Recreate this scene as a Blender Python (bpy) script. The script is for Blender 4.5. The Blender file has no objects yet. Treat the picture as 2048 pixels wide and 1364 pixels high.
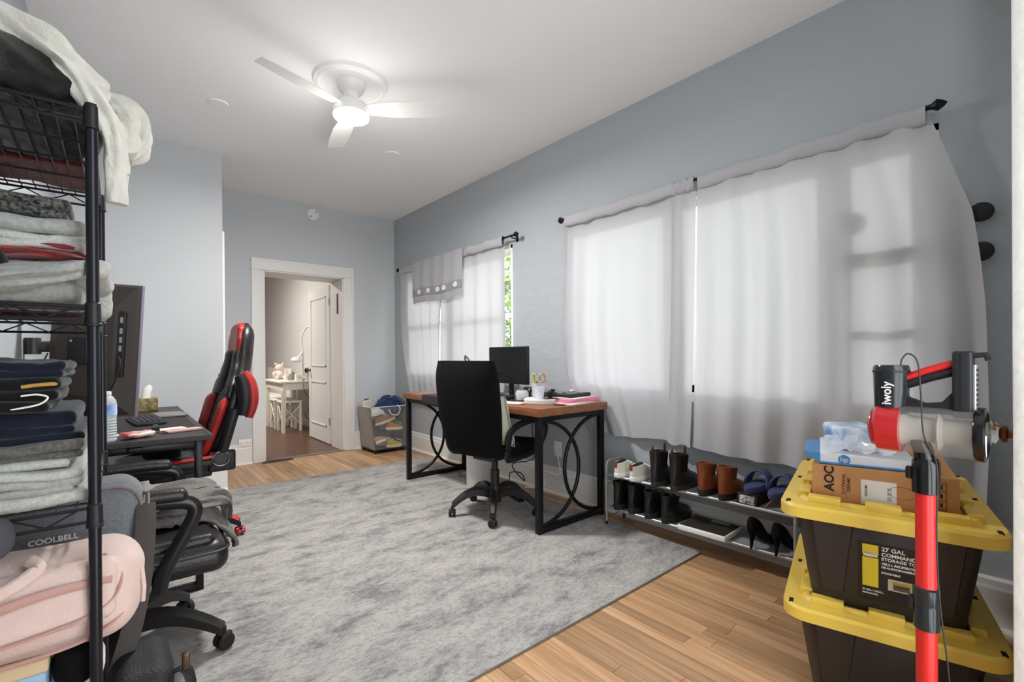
import bpy, math, random
from mathutils import Matrix, Vector, noise
random.seed(7)
PI = math.pi
sc = bpy.context.scene
COL = sc.collection

# ------------------------------------------------------------------ camera
YAW, PIT, ROLL = .7029, -.0028, -.0068
_F = Vector((math.sin(YAW)*math.cos(PIT), math.cos(YAW)*math.cos(PIT), math.sin(PIT)))
_R0 = Vector((math.cos(YAW), -math.sin(YAW), 0)); _U0 = _R0.cross(_F)
_R = _R0*math.cos(ROLL)+_U0*math.sin(ROLL); _U = _U0*math.cos(ROLL)-_R0*math.sin(ROLL)
cam = bpy.data.cameras.new('camera'); cam.lens = 16.433; cam.sensor_width = 36; cam.clip_start = .02
cam.shift_x = -1.5/2048; cam.shift_y = 29.1/2048
camo = bpy.data.objects.new('camera', cam); COL.objects.link(camo)
m3 = Matrix((_R, _U, -_F)).transposed(); camo.matrix_world = Matrix.Translation((0, 0, 1.12)) @ m3.to_4x4()
sc.camera = camo

# ------------------------------------------------------------------ world, sun, exposure
w = bpy.data.worlds.new('daylight'); sc.world = w; w.use_nodes = True
bg = w.node_tree.nodes['Background']; bg.inputs[0].default_value = (.91, .955, 1, 1); bg.inputs[1].default_value = 3.5
sun = bpy.data.lights.new('sun', 'SUN'); sun.energy = 2.4; sun.angle = math.radians(7); sun.color = (1, .97, .93)
so = bpy.data.objects.new('sun', sun); COL.objects.link(so)
so.rotation_euler = Vector((-.90, .06, -.30)).to_track_quat('-Z', 'Y').to_euler()
sc.view_settings.view_transform = 'Standard'; sc.view_settings.look = 'None'
sc.view_settings.gamma = 1; sc.view_settings.use_curve_mapping = False
sc.view_settings.exposure = 0.76
sc.cycles.max_bounces = 10; sc.cycles.diffuse_bounces = 6; sc.cycles.transmission_bounces = 8
sc.cycles.transparent_max_bounces = 12; sc.cycles.use_denoising = True
sc.cycles.sample_clamp_indirect = 8; sc.cycles.caustics_reflective = False; sc.cycles.caustics_refractive = False

# ------------------------------------------------------------------ helpers
def lin(h):
    h = h.lstrip('#'); o = []
    for i in (0, 2, 4):
        c = int(h[i:i+2], 16)/255
        o.append(c/12.92 if c <= .04045 else ((c+.055)/1.055)**2.4)
    return tuple(o)+(1,)
MATS = {}
def M(name, col='#808080', rough=.5, metal=0, bump=0, bscale=60, var=0, vscale=8, spec=.5, coat=0, alpha=1, trans=0, ior=1.45, sheen=0, stretch=(1, 1, 1), emit=0, col2=None):
    if name in MATS: return MATS[name]
    m = bpy.data.materials.new(name); m.use_nodes = True; nt = m.node_tree; N = nt.nodes; L = nt.links
    p = N['Principled BSDF']; c = lin(col)
    p.inputs['Base Color'].default_value = c; p.inputs['Roughness'].default_value = rough; p.inputs['Metallic'].default_value = metal
    p.inputs['Specular IOR Level'].default_value = spec; p.inputs['Coat Weight'].default_value = coat; p.inputs['Alpha'].default_value = alpha
    p.inputs['Transmission Weight'].default_value = trans; p.inputs['IOR'].default_value = ior; p.inputs['Sheen Weight'].default_value = sheen
    if emit: p.inputs['Emission Color'].default_value = c; p.inputs['Emission Strength'].default_value = emit
    if var or bump or col2:
        tc = N.new('ShaderNodeTexCoord'); mp = N.new('ShaderNodeMapping'); mp.inputs['Scale'].default_value = stretch
        L.new(tc.outputs['Object'], mp.inputs['Vector'])
    if var or col2:
        n = N.new('ShaderNodeTexNoise'); n.inputs['Scale'].default_value = vscale; n.inputs['Detail'].default_value = 6; L.new(mp.outputs[0], n.inputs['Vector'])
        r = N.new('ShaderNodeValToRGB'); L.new(n.outputs[0], r.inputs[0])
        a = [max(0, x*(1-var)) for x in c[:3]]+[1]; b = list(lin(col2)) if col2 else [min(1, x*(1+var)) for x in c[:3]]+[1]
        r.color_ramp.elements[0].position = .36; r.color_ramp.elements[1].position = .64
        r.color_ramp.elements[0].color = a; r.color_ramp.elements[1].color = b
        L.new(r.outputs[0], p.inputs['Base Color'])
    if bump:
        n = N.new('ShaderNodeTexNoise'); n.inputs['Scale'].default_value = bscale; n.inputs['Detail'].default_value = 4; L.new(mp.outputs[0], n.inputs['Vector'])
        bp = N.new('ShaderNodeBump'); bp.inputs['Strength'].default_value = bump; bp.inputs['Distance'].default_value = .01
        L.new(n.outputs[0], bp.inputs['Height']); L.new(bp.outputs[0], p.inputs['Normal'])
    MATS[name] = m; return m

class B:
    def __init__(s): s.v = []; s.f = []; s.T = Matrix.Identity(4)
    def at(s, loc=(0, 0, 0), rz=0, rx=0, ry=0):
        s.T = Matrix.Translation(loc) @ Matrix.Rotation(rz, 4, 'Z') @ Matrix.Rotation(ry, 4, 'Y') @ Matrix.Rotation(rx, 4, 'X'); return s
    def add(s, vs, fs):
        o = len(s.v); s.v += [tuple(s.T @ Vector(p)) for p in vs]; s.f += [tuple(i+o for i in q) for q in fs]; return s
    def box(s, c, d):
        x, y, z = c; a, b, e = d[0]/2, d[1]/2, d[2]/2
        return s.add([(x-a, y-b, z-e), (x+a, y-b, z-e), (x+a, y+b, z-e), (x-a, y+b, z-e), (x-a, y-b, z+e), (x+a, y-b, z+e), (x+a, y+b, z+e), (x-a, y+b, z+e)],
                     [(0, 3, 2, 1), (4, 5, 6, 7), (0, 1, 5, 4), (1, 2, 6, 5), (2, 3, 7, 6), (3, 0, 4, 7)])
    def bb(s, p, q): return s.box([(a+b)/2 for a, b in zip(p, q)], [abs(b-a) for a, b in zip(p, q)])
    def rbox(s, c, d, r=.01, seg=2, div=1, fn=None):
        h = [x/2 for x in d]; r = min([r]+[x*.999 for x in h]); vs = []; fs = []; idx = {}
        def samples(hh):
            i = hh-r; o = [-i-r*math.tan(PI/4*(seg-k)/seg) for k in range(seg)]
            n = div if i > 1e-6 else 1
            o += [-i+2*i*k/n for k in range(n+1)] if i > 1e-6 else [0]
            o += [i+r*math.tan(PI/4*(k+1)/seg) for k in range(seg)]; return o
        S = [samples(x) for x in h]
        def vert(q):
            cl = [max(-(hh-r), min(hh-r, x)) for x, hh in zip(q, h)]; n = [a-b for a, b in zip(q, cl)]
            l = math.sqrt(sum(x*x for x in n)) or 1; p = [a+r*b/l for a, b in zip(cl, n)]
            k = tuple(round(x, 6) for x in p)
            if k not in idx:
                idx[k] = len(vs); pp = [a+b for a, b in zip(p, c)]
                vs.append(tuple(fn(Vector(pp))) if fn else tuple(pp))
            return idx[k]
        for ax in range(3):
            u, v = (ax+1) % 3, (ax+2) % 3
            for sg in (-1, 1):
                G = []
                for a in S[u]:
                    row = []
                    for b in S[v]:
                        q = [0, 0, 0]; q[ax] = sg*h[ax]; q[u] = a; q[v] = b; row.append(vert(q))
                    G.append(row)
                for i in range(len(G)-1):
                    for j in range(len(G[0])-1):
                        q = [G[i][j], G[i+1][j], G[i+1][j+1], G[i][j+1]]
                        if sg < 0: q.reverse()
                        q2 = [q[k] for k in range(4) if q[k] != q[k-1]]
                        if len(q2) > 2: fs.append(tuple(q2))
        return s.add(vs, fs)
    def loft(s, rings, cap=True, closed=False):
        n = len(rings[0]); vs = [p for r in rings for p in r]; fs = []
        m = len(rings); rr = range(m) if closed else range(m-1)
        for i in rr:
            for j in range(n):
                a = i*n+j; b = i*n+(j+1) % n; c = ((i+1) % m)*n+(j+1) % n; d = ((i+1) % m)*n+j; fs.append((a, b, c, d))
        if cap and not closed: fs.append(tuple(reversed(range(n)))); fs.append(tuple(range((m-1)*n, m*n)))
        return s.add(vs, fs)
    def tube(s, pts, r, n=8, closed=False, cap=True, flat=None, up=None):
        pts = [Vector(p) for p in pts]; m = len(pts); rings = []; pn = None
        for i, p in enumerate(pts):
            if closed: t = pts[(i+1) % m]-pts[i-1]
            else: t = pts[min(i+1, m-1)]-pts[max(i-1, 0)]
            t.normalize()
            if up is not None: nn = Vector(up)
            elif pn is None: nn = Vector((0, 0, 1)) if abs(t.z) < .9 else Vector((1, 0, 0))
            else: nn = pn
            nn = nn-t*nn.dot(t)
            if nn.length < 1e-5: nn = t.orthogonal()
            nn.normalize(); pn = nn; bn = t.cross(nn)
            rr = r[i] if isinstance(r, (list, tuple)) else r; ra, rb = (rr, rr) if flat is None else (rr, rr*flat)
            rings.append([p+nn*(rb*math.cos(2*PI*k/n))+bn*(ra*math.sin(2*PI*k/n)) for k in range(n)])
        return s.loft(rings, cap, closed)
    def cyl(s, a, b, r, r2=None, n=16): return s.tube([a, b], [r, r if r2 is None else r2], n)
    def lathe(s, prof, n=24, c=(0, 0, 0), axis='Z', cap=False):
        rings = []
        for r, z in prof:
            ring = []
            for k in range(n):
                a = 2*PI*k/n; x, y = r*math.cos(a), r*math.sin(a)
                q = (x, y, z) if axis == 'Z' else ((z, x, y) if axis == 'X' else (y, z, x))
                ring.append((q[0]+c[0], q[1]+c[1], q[2]+c[2]))
            rings.append(ring)
        return s.loft(rings, cap)
    def prism(s, poly, z0, z1):
        n = len(poly); return s.loft([[(x, y, z0) for x, y in poly], [(x, y, z1) for x, y in poly]])
    def grid(s, fn, nu, nv):
        vs = [fn(i/nu, j/nv) for i in range(nu+1) for j in range(nv+1)]
        fs = [(i*(nv+1)+j, (i+1)*(nv+1)+j, (i+1)*(nv+1)+j+1, i*(nv+1)+j+1) for i in range(nu) for j in range(nv)]
        return s.add(vs, fs)
    def ball(s, c, r, n=16, m=10, fn=None):
        if not isinstance(r, (list, tuple)): r = (r, r, r)
        rings = []
        for i in range(m+1):
            t = PI*i/m; t = max(.02, min(PI-.02, t)); ring = []
            for k in range(n):
                a = 2*PI*k/n; p = Vector((c[0]+r[0]*math.sin(t)*math.cos(a), c[1]+r[1]*math.sin(t)*math.sin(a), c[2]-r[2]*math.cos(t)))
                ring.append(fn(p) if fn else p)
            rings.append(ring)
        return s.loft(rings)

def mk(name, b, mat, parent=None, smooth=True, ang=38, kind=None, label=None):
    me = bpy.data.meshes.new(name); me.from_pydata(b.v, [], b.f); me.update()
    if smooth:
        me.polygons.foreach_set('use_smooth', [True]*len(me.polygons)); me.set_sharp_from_angle(angle=math.radians(ang))
    if isinstance(mat, str): mat = MATS[mat]
    me.materials.append(mat)
    o = bpy.data.objects.new(name, me); COL.objects.link(o)
    if parent is not None: o.parent = parent
    if kind: o['kind'] = kind
    if label: o['label'] = label
    return o
def tag(o, label, cat, group=None, kind=None):
    o['label'] = label; o['category'] = cat
    if group: o['group'] = group
    if kind: o['kind'] = kind
    return o
def thing(name, label, cat, loc=(0, 0, 0), rz=0, group=None, kind=None, rx=0, ry=0):
    o = bpy.data.objects.new(name, None); o.empty_display_size = .05; COL.objects.link(o); o.location = loc; o.rotation_euler = (rx, ry, rz)
    return tag(o, label, cat, group, kind)
def dup(root, loc, rz, label=None, group=None):
    def cp(o, par):
        c = o.copy(); COL.objects.link(c); c.parent = par
        for ch in [x for x in ALLCH(o)]: cp(ch, c)
        return c
    r = cp(root, None); r.location = loc; r.rotation_euler = (0, 0, rz)
    if label: r['label'] = label
    if group: r['group'] = group
    return r
def ALLCH(o): return list(o.children)
def txt(name, s, size, mat, parent, mtx, ext=.0006, align='CENTER', bold=0):
    cu = bpy.data.curves.new(name, 'FONT'); cu.body = s; cu.size = size; cu.extrude = ext; cu.align_x = align; cu.align_y = 'CENTER'; cu.offset = bold; cu.resolution_u = 3
    t = bpy.data.objects.new(name+'_c', cu); COL.objects.link(t)
    dg = bpy.context.evaluated_depsgraph_get(); me = bpy.data.meshes.new_from_object(t.evaluated_get(dg)); bpy.data.objects.remove(t); bpy.data.curves.remove(cu)
    me.materials.clear(); me.materials.append(MATS[mat] if isinstance(mat, str) else mat); me.name = name
    me.transform(mtx)
    o = bpy.data.objects.new(name, me); COL.objects.link(o); o.parent = parent; return o
def frame(o, x, y):     # matrix from origin and in-plane x / y axes
    x = Vector(x).normalized(); y = Vector(y).normalized(); z = x.cross(y)
    m = Matrix((x, y, z)).transposed().to_4x4(); m.translation = Vector(o); return m
def nz(p, sc_, amp, seed=0):
    q = Vector(p)*sc_+Vector((seed*7.3, seed*3.1, seed*5.7)); return noise.noise_vector(q)*amp
def arc(c, r, a0, a1, n, plane='XY', ry=None):
    ry = r if ry is None else ry; o = []
    for i in range(n+1):
        a = a0+(a1-a0)*i/n; u, v = r*math.cos(a), ry*math.sin(a)
        o.append({'XY': (c[0]+u, c[1]+v, c[2]), 'XZ': (c[0]+u, c[1], c[2]+v), 'YZ': (c[0], c[1]+u, c[2]+v)}[plane])
    return o
def spline(pts, n=8):
    P = [Vector(p) for p in pts]; o = []
    for i in range(len(P)-1):
        p0 = P[max(i-1, 0)]; p1 = P[i]; p2 = P[i+1]; p3 = P[min(i+2, len(P)-1)]
        for k in range(n):
            t = k/n; o.append(.5*((2*p1)+(-p0+p2)*t+(2*p0-5*p1+4*p2-p3)*t*t+(-p0+3*p1-3*p2+p3)*t**3))
    o.append(P[-1]); return o

# ------------------------------------------------------------------ materials
M('wall', '#abb0b4', .8, bump=.7, bscale=13)  # one grey paint, darkened here for the unlit window wall
M('wall_smooth_lit', '#c3c6c8', .85, bump=.12, bscale=14)  # same grey paint lightened, missing far-end light put into the colour
M('wall_cream', '#cdcbc8', .85)
M('ceil', '#f4f3f2', .9, bump=.25, bscale=12)
M('white', '#e4e2de', .45, bump=.04, bscale=20)
M('white_gloss', '#ecebe8', .25)
M('white_plastic', '#e8e6e2', .4)
M('black_metal', '#15151a', .38, metal=.35)
M('black_gloss', '#0c0c0d', .18, spec=.6)
M('black', '#141416', .5)
M('black_matte', '#0b0b0c', .9)
M('black_fabric', '#0b0a0a', .95, bump=.15, bscale=300, spec=.2)
M('leather', '#1c1a19', .36, bump=.15, bscale=120)
M('dark_plastic', '#221f1e', .42)
M('rubber', '#1a1817', .7)
M('chrome', '#c9cacc', .2, metal=1)
M('steel', '#a9abae', .35, metal=1)
M('silver_tube', '#b9babd', .32, metal=.7)
M('glass', '#ffffff', .02, trans=1, ior=1.45)
M('yellow', '#e0c052', .42, bump=.05, bscale=200)
M('tote_black', '#2d2723', .45, bump=.05, bscale=150)
M('red', '#c4231f', .35)
M('red_gloss', '#a8151a', .2, coat=.4)
M('red_leather', '#a02622', .42, bump=.1, bscale=150)
M('cardboard', '#b98555', .8, var=.08, vscale=4)
M('paper', '#e9e7e2', .8)
def wood(name, c1, c2, rand=.25, rough=.35, scale=(30, 1.6, 30), seams=True):
    m = bpy.data.materials.new(name); m.use_nodes = True; nt = m.node_tree; N = nt.nodes; L = nt.links; p = N['Principled BSDF']
    g = N.new('ShaderNodeNewGeometry'); oi = N.new('ShaderNodeObjectInfo'); mp = N.new('ShaderNodeMapping'); mp.inputs['Scale'].default_value = scale
    ad = N.new('ShaderNodeVectorMath'); ad.operation = 'ADD'; sc2 = N.new('ShaderNodeVectorMath'); sc2.operation = 'SCALE'; sc2.inputs['Scale'].default_value = 9
    cb = N.new('ShaderNodeCombineXYZ')
    for i in range(3): L.new(oi.outputs['Random'], cb.inputs[i])
    L.new(cb.outputs[0], sc2.inputs[0]); L.new(g.outputs['Position'], ad.inputs[0]); L.new(sc2.outputs[0], ad.inputs[1]); L.new(ad.outputs[0], mp.inputs['Vector'])
    n = N.new('ShaderNodeTexNoise'); n.inputs['Scale'].default_value = 1; n.inputs['Detail'].default_value = 8; n.inputs['Roughness'].default_value = .62; n.inputs['Distortion'].default_value = .6; L.new(mp.outputs[0], n.inputs['Vector'])
    r = N.new('ShaderNodeValToRGB'); L.new(n.outputs[0], r.inputs[0]); r.color_ramp.elements[0].position = .3; r.color_ramp.elements[1].position = .62
    r.color_ramp.elements[0].color = lin(c1); r.color_ramp.elements[1].color = lin(c2)
    hs = N.new('ShaderNodeHueSaturation'); mr = N.new('ShaderNodeMapRange'); mr.inputs['To Min'].default_value = 1-rand; mr.inputs['To Max'].default_value = 1+rand*.6
    L.new(oi.outputs['Random'], mr.inputs['Value']); L.new(mr.outputs[0], hs.inputs['Value']); L.new(r.outputs[0], hs.inputs['Color'])
    L.new(hs.outputs[0], p.inputs['Base Color']); p.inputs['Roughness'].default_value = rough; MATS[name] = m; return m
wood('oak', '#a07650', '#caa27a', .3, .36)
wood('dark_floor', '#4a3226', '#644535', .1, .35)
wood('desk_wood', '#6e4029', '#946343', .05, .35, (40, 3, 40))
def curtain_mat(name, c, tr, tc_=.27):
    m = bpy.data.materials.new(name); m.use_nodes = True; nt = m.node_tree; N = nt.nodes; L = nt.links
    for x in list(N): N.remove(x)
    o = N.new('ShaderNodeOutputMaterial'); d = N.new('ShaderNodeBsdfDiffuse'); t = N.new('ShaderNodeBsdfTranslucent'); mx = N.new('ShaderNodeMixShader')
    d.inputs[0].default_value = lin(c); t.inputs[0].default_value = [x*tc_ for x in lin(c)[:3]]+[1]; mx.inputs[0].default_value = tr
    w_ = N.new('ShaderNodeTexNoise'); w_.inputs['Scale'].default_value = 260; bp = N.new('ShaderNodeBump'); bp.inputs['Strength'].default_value = .08; L.new(w_.outputs[0], bp.inputs['Height']); L.new(bp.outputs[0], d.inputs['Normal'])
    L.new(d.outputs[0], mx.inputs[1]); L.new(t.outputs[0], mx.inputs[2]); L.new(mx.outputs[0], o.inputs[0]); MATS[name] = m
curtain_mat('curtain', '#dedee2', .45, .30); curtain_mat('curtain_thick_shaded', '#b6b6ba', .06, .5)  # thick copy is the same fabric, shade put into its darker tone
def pane_mat(name):
    m = bpy.data.materials.new(name); m.use_nodes = True; nt = m.node_tree; N = nt.nodes; L = nt.links
    for x in list(N): N.remove(x)
    o = N.new('ShaderNodeOutputMaterial'); d = N.new('ShaderNodeBsdfTransparent'); t = N.new('ShaderNodeBsdfGlossy'); mx = N.new('ShaderNodeMixShader')
    t.inputs['Roughness'].default_value = .02; mx.inputs[0].default_value = .05; L.new(d.outputs[0], mx.inputs[1]); L.new(t.outputs[0], mx.inputs[2]); L.new(mx.outputs[0], o.inputs[0]); MATS[name] = m
pane_mat('pane_glass')
def cloth(name, c, var=.12, vs=40): return M(name, c, .92, bump=.25, bscale=180, var=var, vscale=vs, spec=.15, sheen=.2)
cloth('cloth_white', '#cfccc2', .05); cloth('cloth_black', '#101012', .2); cloth('cloth_grey', '#9b9c98', .12, 120); cloth('cloth_ltgrey', '#b1b1ab', .12, 150); cloth('cloth_dkgrey', '#5d5b57', .25, 160)
cloth('cloth_red', '#8f3b37', .12); cloth('cloth_maroon', '#5a1d1d', .15); cloth('cloth_navy', '#171b28', .15); cloth('cloth_knit', '#4a4a46', .9, 160); cloth('cloth_gold', '#b78f45', .1)
cloth('cloth_pink', '#d5bdb4', .04, 20); cloth('cloth_bag', '#6d7074', .14, 200); cloth('cloth_bagtrim', '#77716f', .08); cloth('cloth_sage', '#b9bda6', .05); cloth('cloth_blue', '#27385e', .12); cloth('cloth_neon', '#c6d896', .05)

# ------------------------------------------------------------------ room shell
XW, YW, HC, XL, YB, XB = 2.692, 5.485, 2.817, -.32, 4.56, .683
YF = -.42
floor = mk('floor', B().bb((XL-.1, YF-.1, -.12), (XW+.1, YW+.02, -.006)), M('subfloor', '#5a3b22', .7), kind='structure'); tag(floor, 'honey oak strip floor of the main room', 'floor', kind='structure')
# oak strips, each a board of its own
bx = B().rbox((0, 0, 0), (1, 1, 1), .012, 1)
pm = None; y0s = []; W = .0572; k = 0
NS = int((XW-XL)/W)+1
for i in range(NS):
    x = XW-W*(i+.5); y = YF+.02; first = True
    if x < XL: break
    while y < YW-.02:
        ln = random.uniform(.7, 1.65) if not first else random.uniform(.25, 1.5); first = False
        y1 = min(y+ln, YW)
        if YW-y1 < .25: y1 = YW
        if pm is None:
            o = mk('plank', bx, 'oak', floor, ang=20); pm = o.data
        else:
            o = bpy.data.objects.new('plank', pm); COL.objects.link(o); o.parent = floor
        o.location = (x, (y+y1)/2, -.006); o.scale = (W-.0017, y1-y-.002, .012); y = y1; k += 1
ceiling = tag(mk('ceiling', B().bb((XL-.1, YF-.1, HC), (XW+.2, YW+.5, HC+.1)), 'ceil'), 'white plaster ceiling with lightly trowelled texture', 'ceiling', kind='structure')
tag(mk('wall_left', B().bb((XL-.12, YF-.1, 0), (XL, YB, HC)), 'wall'), 'pale grey wall behind the wire shelving and black desk', 'wall', kind='structure')
bw = B().bb((XL-.12, YB, 0), (XB, YB+.12, HC)).bb((XB-.12, YB+.12, 0), (XB, YW, HC))
bump = tag(mk('wall_corner', bw, 'wall_smooth_lit'), 'pale grey projecting closet wall left of the doorway', 'wall', kind='structure')
DX0, DX1, DH, YD = 1.19, 2.035, 2.03, YW+.38
bk = B().bb((XB-.12, YW, 0), (DX0, YD, HC)).bb((DX1, YW, 0), (XW+.2, YD, HC)).bb((DX0, YW, DH), (DX1, YD, HC))
tag(mk('wall_back', bk, 'wall_smooth_lit'), 'grey end wall with the open doorway', 'wall', kind='structure')
# right wall with two window openings
W1 = (3.17, 5.04, .86, 2.10); W2 = (.345, 2.44, .84, 2.10); TH = .16
rw = B()
for a, b_ in ((YF-.1, W2[0]), (W2[1], W1[0]), (W1[1], YW)): rw.bb((XW, a, 0), (XW+TH, b_, HC))
for q in (W1, W2): rw.bb((XW, q[0], 0), (XW+TH, q[1], q[2])).bb((XW, q[0], q[3]), (XW+TH, q[1], HC))
tag(mk('wall_right', rw, 'wall'), 'blue-grey textured plaster wall with both curtained windows', 'wall', kind='structure')
fw = B().bb((XL-.1, YF-.1, 0), (.2, YF, HC)).bb((1.4, YF-.1, 0), (XW+.1, YF, HC)).bb((.2, YF-.1, 2.45), (1.4, YF, HC)).bb((2.3, YF, 0), (XW, .09, HC))  # unseen opening, sized for the daylight it lets in as fill
tag(mk('wall_front', fw, 'wall'), 'grey wall behind the camera beside the open door', 'wall', kind='structure')
# baseboards
def baseboard(name, label, pts):
    r = B()
    for (a, b_, n) in pts:
        a = Vector(a+(0,)); b_ = Vector(b_+(0,)); n = Vector(n+(0,))
        prof = [(0, 0), (.018, 0), (.018, .165), (.014, .178), (.014, .2), (.006, .21), (0, .21)]
        r.loft([[a+n*u+Vector((0, 0, v)) for u, v in prof], [b_+n*u+Vector((0, 0, v)) for u, v in prof]])
        sh = [(.018, 0), (.034, 0), (.034, .006), (.026, .018), (.018, .02)]
        r.loft([[a+n*u+Vector((0, 0, v)) for u, v in sh], [b_+n*u+Vector((0, 0, v)) for u, v in sh]])
    tag(mk(name, r, 'white', smooth=False), label, 'baseboard', kind='structure')
baseboard('baseboard_right', 'tall white baseboard along the window wall', [((XW, YW), (XW, YF), (-1, 0))])
baseboard('baseboard_back', 'white baseboard on the doorway wall', [((XB, YW), (DX0-.12, YW), (0, -1)), ((DX1+.12, YW), (XW, YW), (0, -1))])
baseboard('baseboard_left', 'white baseboard along the left wall and closet wall', [((XL, YF), (XL, YB), (1, 0)), ((XL, YB), (XB+.02, YB), (0, -1))])
tag(mk('trim_1', B().rbox((XB+.006, YB+.06, 1.085), (.022, .1, 2.17), .004), 'white'), 'narrow white vertical casing at the corner of the closet wall', 'trim', kind='structure')
cs = thing('door_1', 'white cased doorway with panelled door open into the next room', 'door', (0, 0, 0), kind='structure')
for nm, p, q in (('side_casing', (DX0-.115, YW-.022, 0), (DX0, YW, DH)), ('side_casing', (DX1, YW-.022, 0), (DX1+.115, YW, DH)), ('head_casing', (DX0-.115, YW-.024, DH), (DX1+.115, YW, DH+.115))):
    mk(nm, B().rbox([(a+b_)/2 for a, b_ in zip(p, q)], [b_-a for a, b_ in zip(p, q)], .005), 'white', cs)
mk('outer_moulding', B().bb((DX1+.098, YW-.03, 0), (DX1+.118, YW, DH+.098)).bb((DX0-.118, YW-.03, DH+.098), (DX1+.118, YW, DH+.118)), 'white', cs)
for nm, p, q in (('jamb', (DX0, YW-.01, 0), (DX0+.012, YD+.01, DH)), ('jamb', (DX1-.012, YW-.01, 0), (DX1, YD+.01, DH)), ('jamb_head', (DX0, YW-.01, DH-.012), (DX1, YD+.01, DH))):
    mk(nm, B().bb(p, q), 'white', cs, smooth=False)
mk('threshold', B().bb((DX0, YW-.02, 0), (DX1, YW+.02, .012)), 'steel', cs)
mk('strike_plate', B().bb((DX1-.016, YW+.12, 1.62), (DX1-.011, YW+.165, 1.86)), M('bronze', '#4a372c', .4, metal=.7), cs)
# door leaf, swung into the next room
lx, ly0, ly1 = 2.02, YD+.06, YD+.87
lf = mk('door_leaf', B().bb((lx, ly0, .015), (lx+.038, ly1, 2.0)), 'white', cs, smooth=False)
def dpanel(z0, z1):
    d = B(); y0, y1 = ly0+.11, ly1-.11; fx = lx-.001
    for p, q in (((fx-.009, y0, z0), (fx+.004, y0+.012, z1)), ((fx-.009, y1-.012, z0), (fx+.004, y1, z1)), ((fx-.009, y0, z0), (fx+.004, y1, z0+.014)), ((fx-.009, y0, z1-.014), (fx+.004, y1, z1))): d.bb(p, q)
    return d
for z0, z1 in ((.22, .78), (.98, 1.87)): mk('panel_moulding', dpanel(z0, z1), 'white', lf, smooth=False)
mk('door_knob', B().lathe([(.001, -.075), (.022, -.07), (.026, -.055), (.018, -.04), (.009, -.03), (.009, 0), (.024, 0)], 16, (lx, ly1-.06, .92), 'X'), 'bronze', lf)
for z in (.25, 1.75): mk('hinge', B().cyl((lx-.004, ly0-.012, z), (lx-.004, ly0-.012, z+.09), .008), 'steel', lf)
# ------------------------------------------------------------------ next room
ar = B().bb((-1, YD, 0), (DX0, YD+.02, HC)).bb((2.31, YD, 0), (2.43, 12, HC)).bb((-1.1, YD, 0), (-1, 12, HC)).bb((-1, 12, 0), (2.4, 12.1, HC))
tag(mk('wall_far', ar, 'wall_cream'), 'cream wall of the room beyond the doorway', 'wall', kind='structure')
tag(mk('floor_far', B().bb((-1, YW+.01, -.1), (2.4, 12, .002)), 'dark_floor'), 'dark brown wood floor of the room beyond the doorway', 'floor', kind='structure')
tag(mk('ceiling_far', B().bb((-1, YD, HC), (2.4, 12, HC+.1)), 'ceil'), 'white ceiling of the room beyond the doorway', 'ceiling', kind='structure')
tag(mk('baseboard_far', B().bb((2.292, YD, 0), (2.31, 12, .11)), 'white', smooth=False), 'white baseboard of the far room', 'baseboard', kind='structure')
fl = thing('far_fill_lamp', 'added unseen ceiling lamp that lights the far room', 'lamp', (.7, 7.6, HC))  # lamp added out of view to light the far room
mk('shade', B().lathe([(.001, -.09), (.12, -.08), (.17, -.045), (.18, 0)], 24), M('far_fill_glow', '#fff2df', .5, emit=6), fl)
al = bpy.data.lights.new('far_room_fill', 'AREA'); al.shape = 'DISK'; al.size = .34; al.energy = 46; al.color = (1, .96, .91)
alo = bpy.data.objects.new('far_room_fill', al); COL.objects.link(alo); alo.location = (.7, 7.6, HC-.1)
def leg4(parent, xs, ys, z0, z1, s0, s1, mat='white_gloss'):
    for x in xs:
        for y in ys:
            b = B().loft([[(x+a*s0, y+c*s0, z0) for a, c in ((-1, -1), (1, -1), (1, 1), (-1, 1))], [(x+a*s1, y+c*s1, z1) for a, c in ((-1, -1), (1, -1), (1, 1), (-1, 1))]]); mk('leg', b, mat, parent, smooth=False)
M('cream', '#e6e0d4', .5)
t = thing('small_table', 'small cream painted table with turned legs in the far room', 'table', (2.03, 7.75, .002))
mk('tabletop', B().rbox((0, 0, .735), (.5, 1.06, .03), .008), 'cream', t); mk('apron', B().bb((-.215, -.49, .62), (.215, .49, .72)), 'cream', t, smooth=False)
leg4(t, (-.2, .2), (-.47, .47), 0, .62, .018, .03, 'cream')
def stool(loc, lab):
    s = thing('wooden_stool', lab, 'stool', loc)
    mk('seat', B().rbox((0, 0, .435), (.29, .29, .028), .008), 'cream', s); leg4(s, (-.12, .12), (-.12, .12), 0, .42, .02, .016, 'cream')
    c = B()
    for y in (-.12, .12): c.tube([(-.12, y, .1), (.12, y, .38)], .009, 6).tube([(.12, y, .1), (-.12, y, .38)], .009, 6)
    for x in (-.12, .12): c.tube([(x, -.12, .1), (x, .12, .38)], .009, 6).tube([(x, .12, .1), (x, -.12, .38)], .009, 6)
    mk('cross_brace', c, 'cream', s)
stool((1.97, 7.52, .002), 'cream stool with crossed braces tucked under the small table, nearer one')
stool((1.97, 7.95, .002), 'cream stool with crossed braces under the small table, farther one')
lm = thing('desk_lamp', 'white swing-arm magnifier lamp on the far room table', 'lamp', (2.13, 7.38, .752))
mk('base', B().cyl((0, 0, 0), (0, 0, .05), .035), 'white_gloss', lm); mk('post', B().cyl((0, 0, .05), (0, 0, .46), .014), 'white_gloss', lm)
mk('arm', B().tube(spline([(0, 0, .46), (-.02, .0, .62), (.03, -.05, .78), (.08, -.1, .8)], 6), .014, 8), 'white_gloss', lm)
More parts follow.
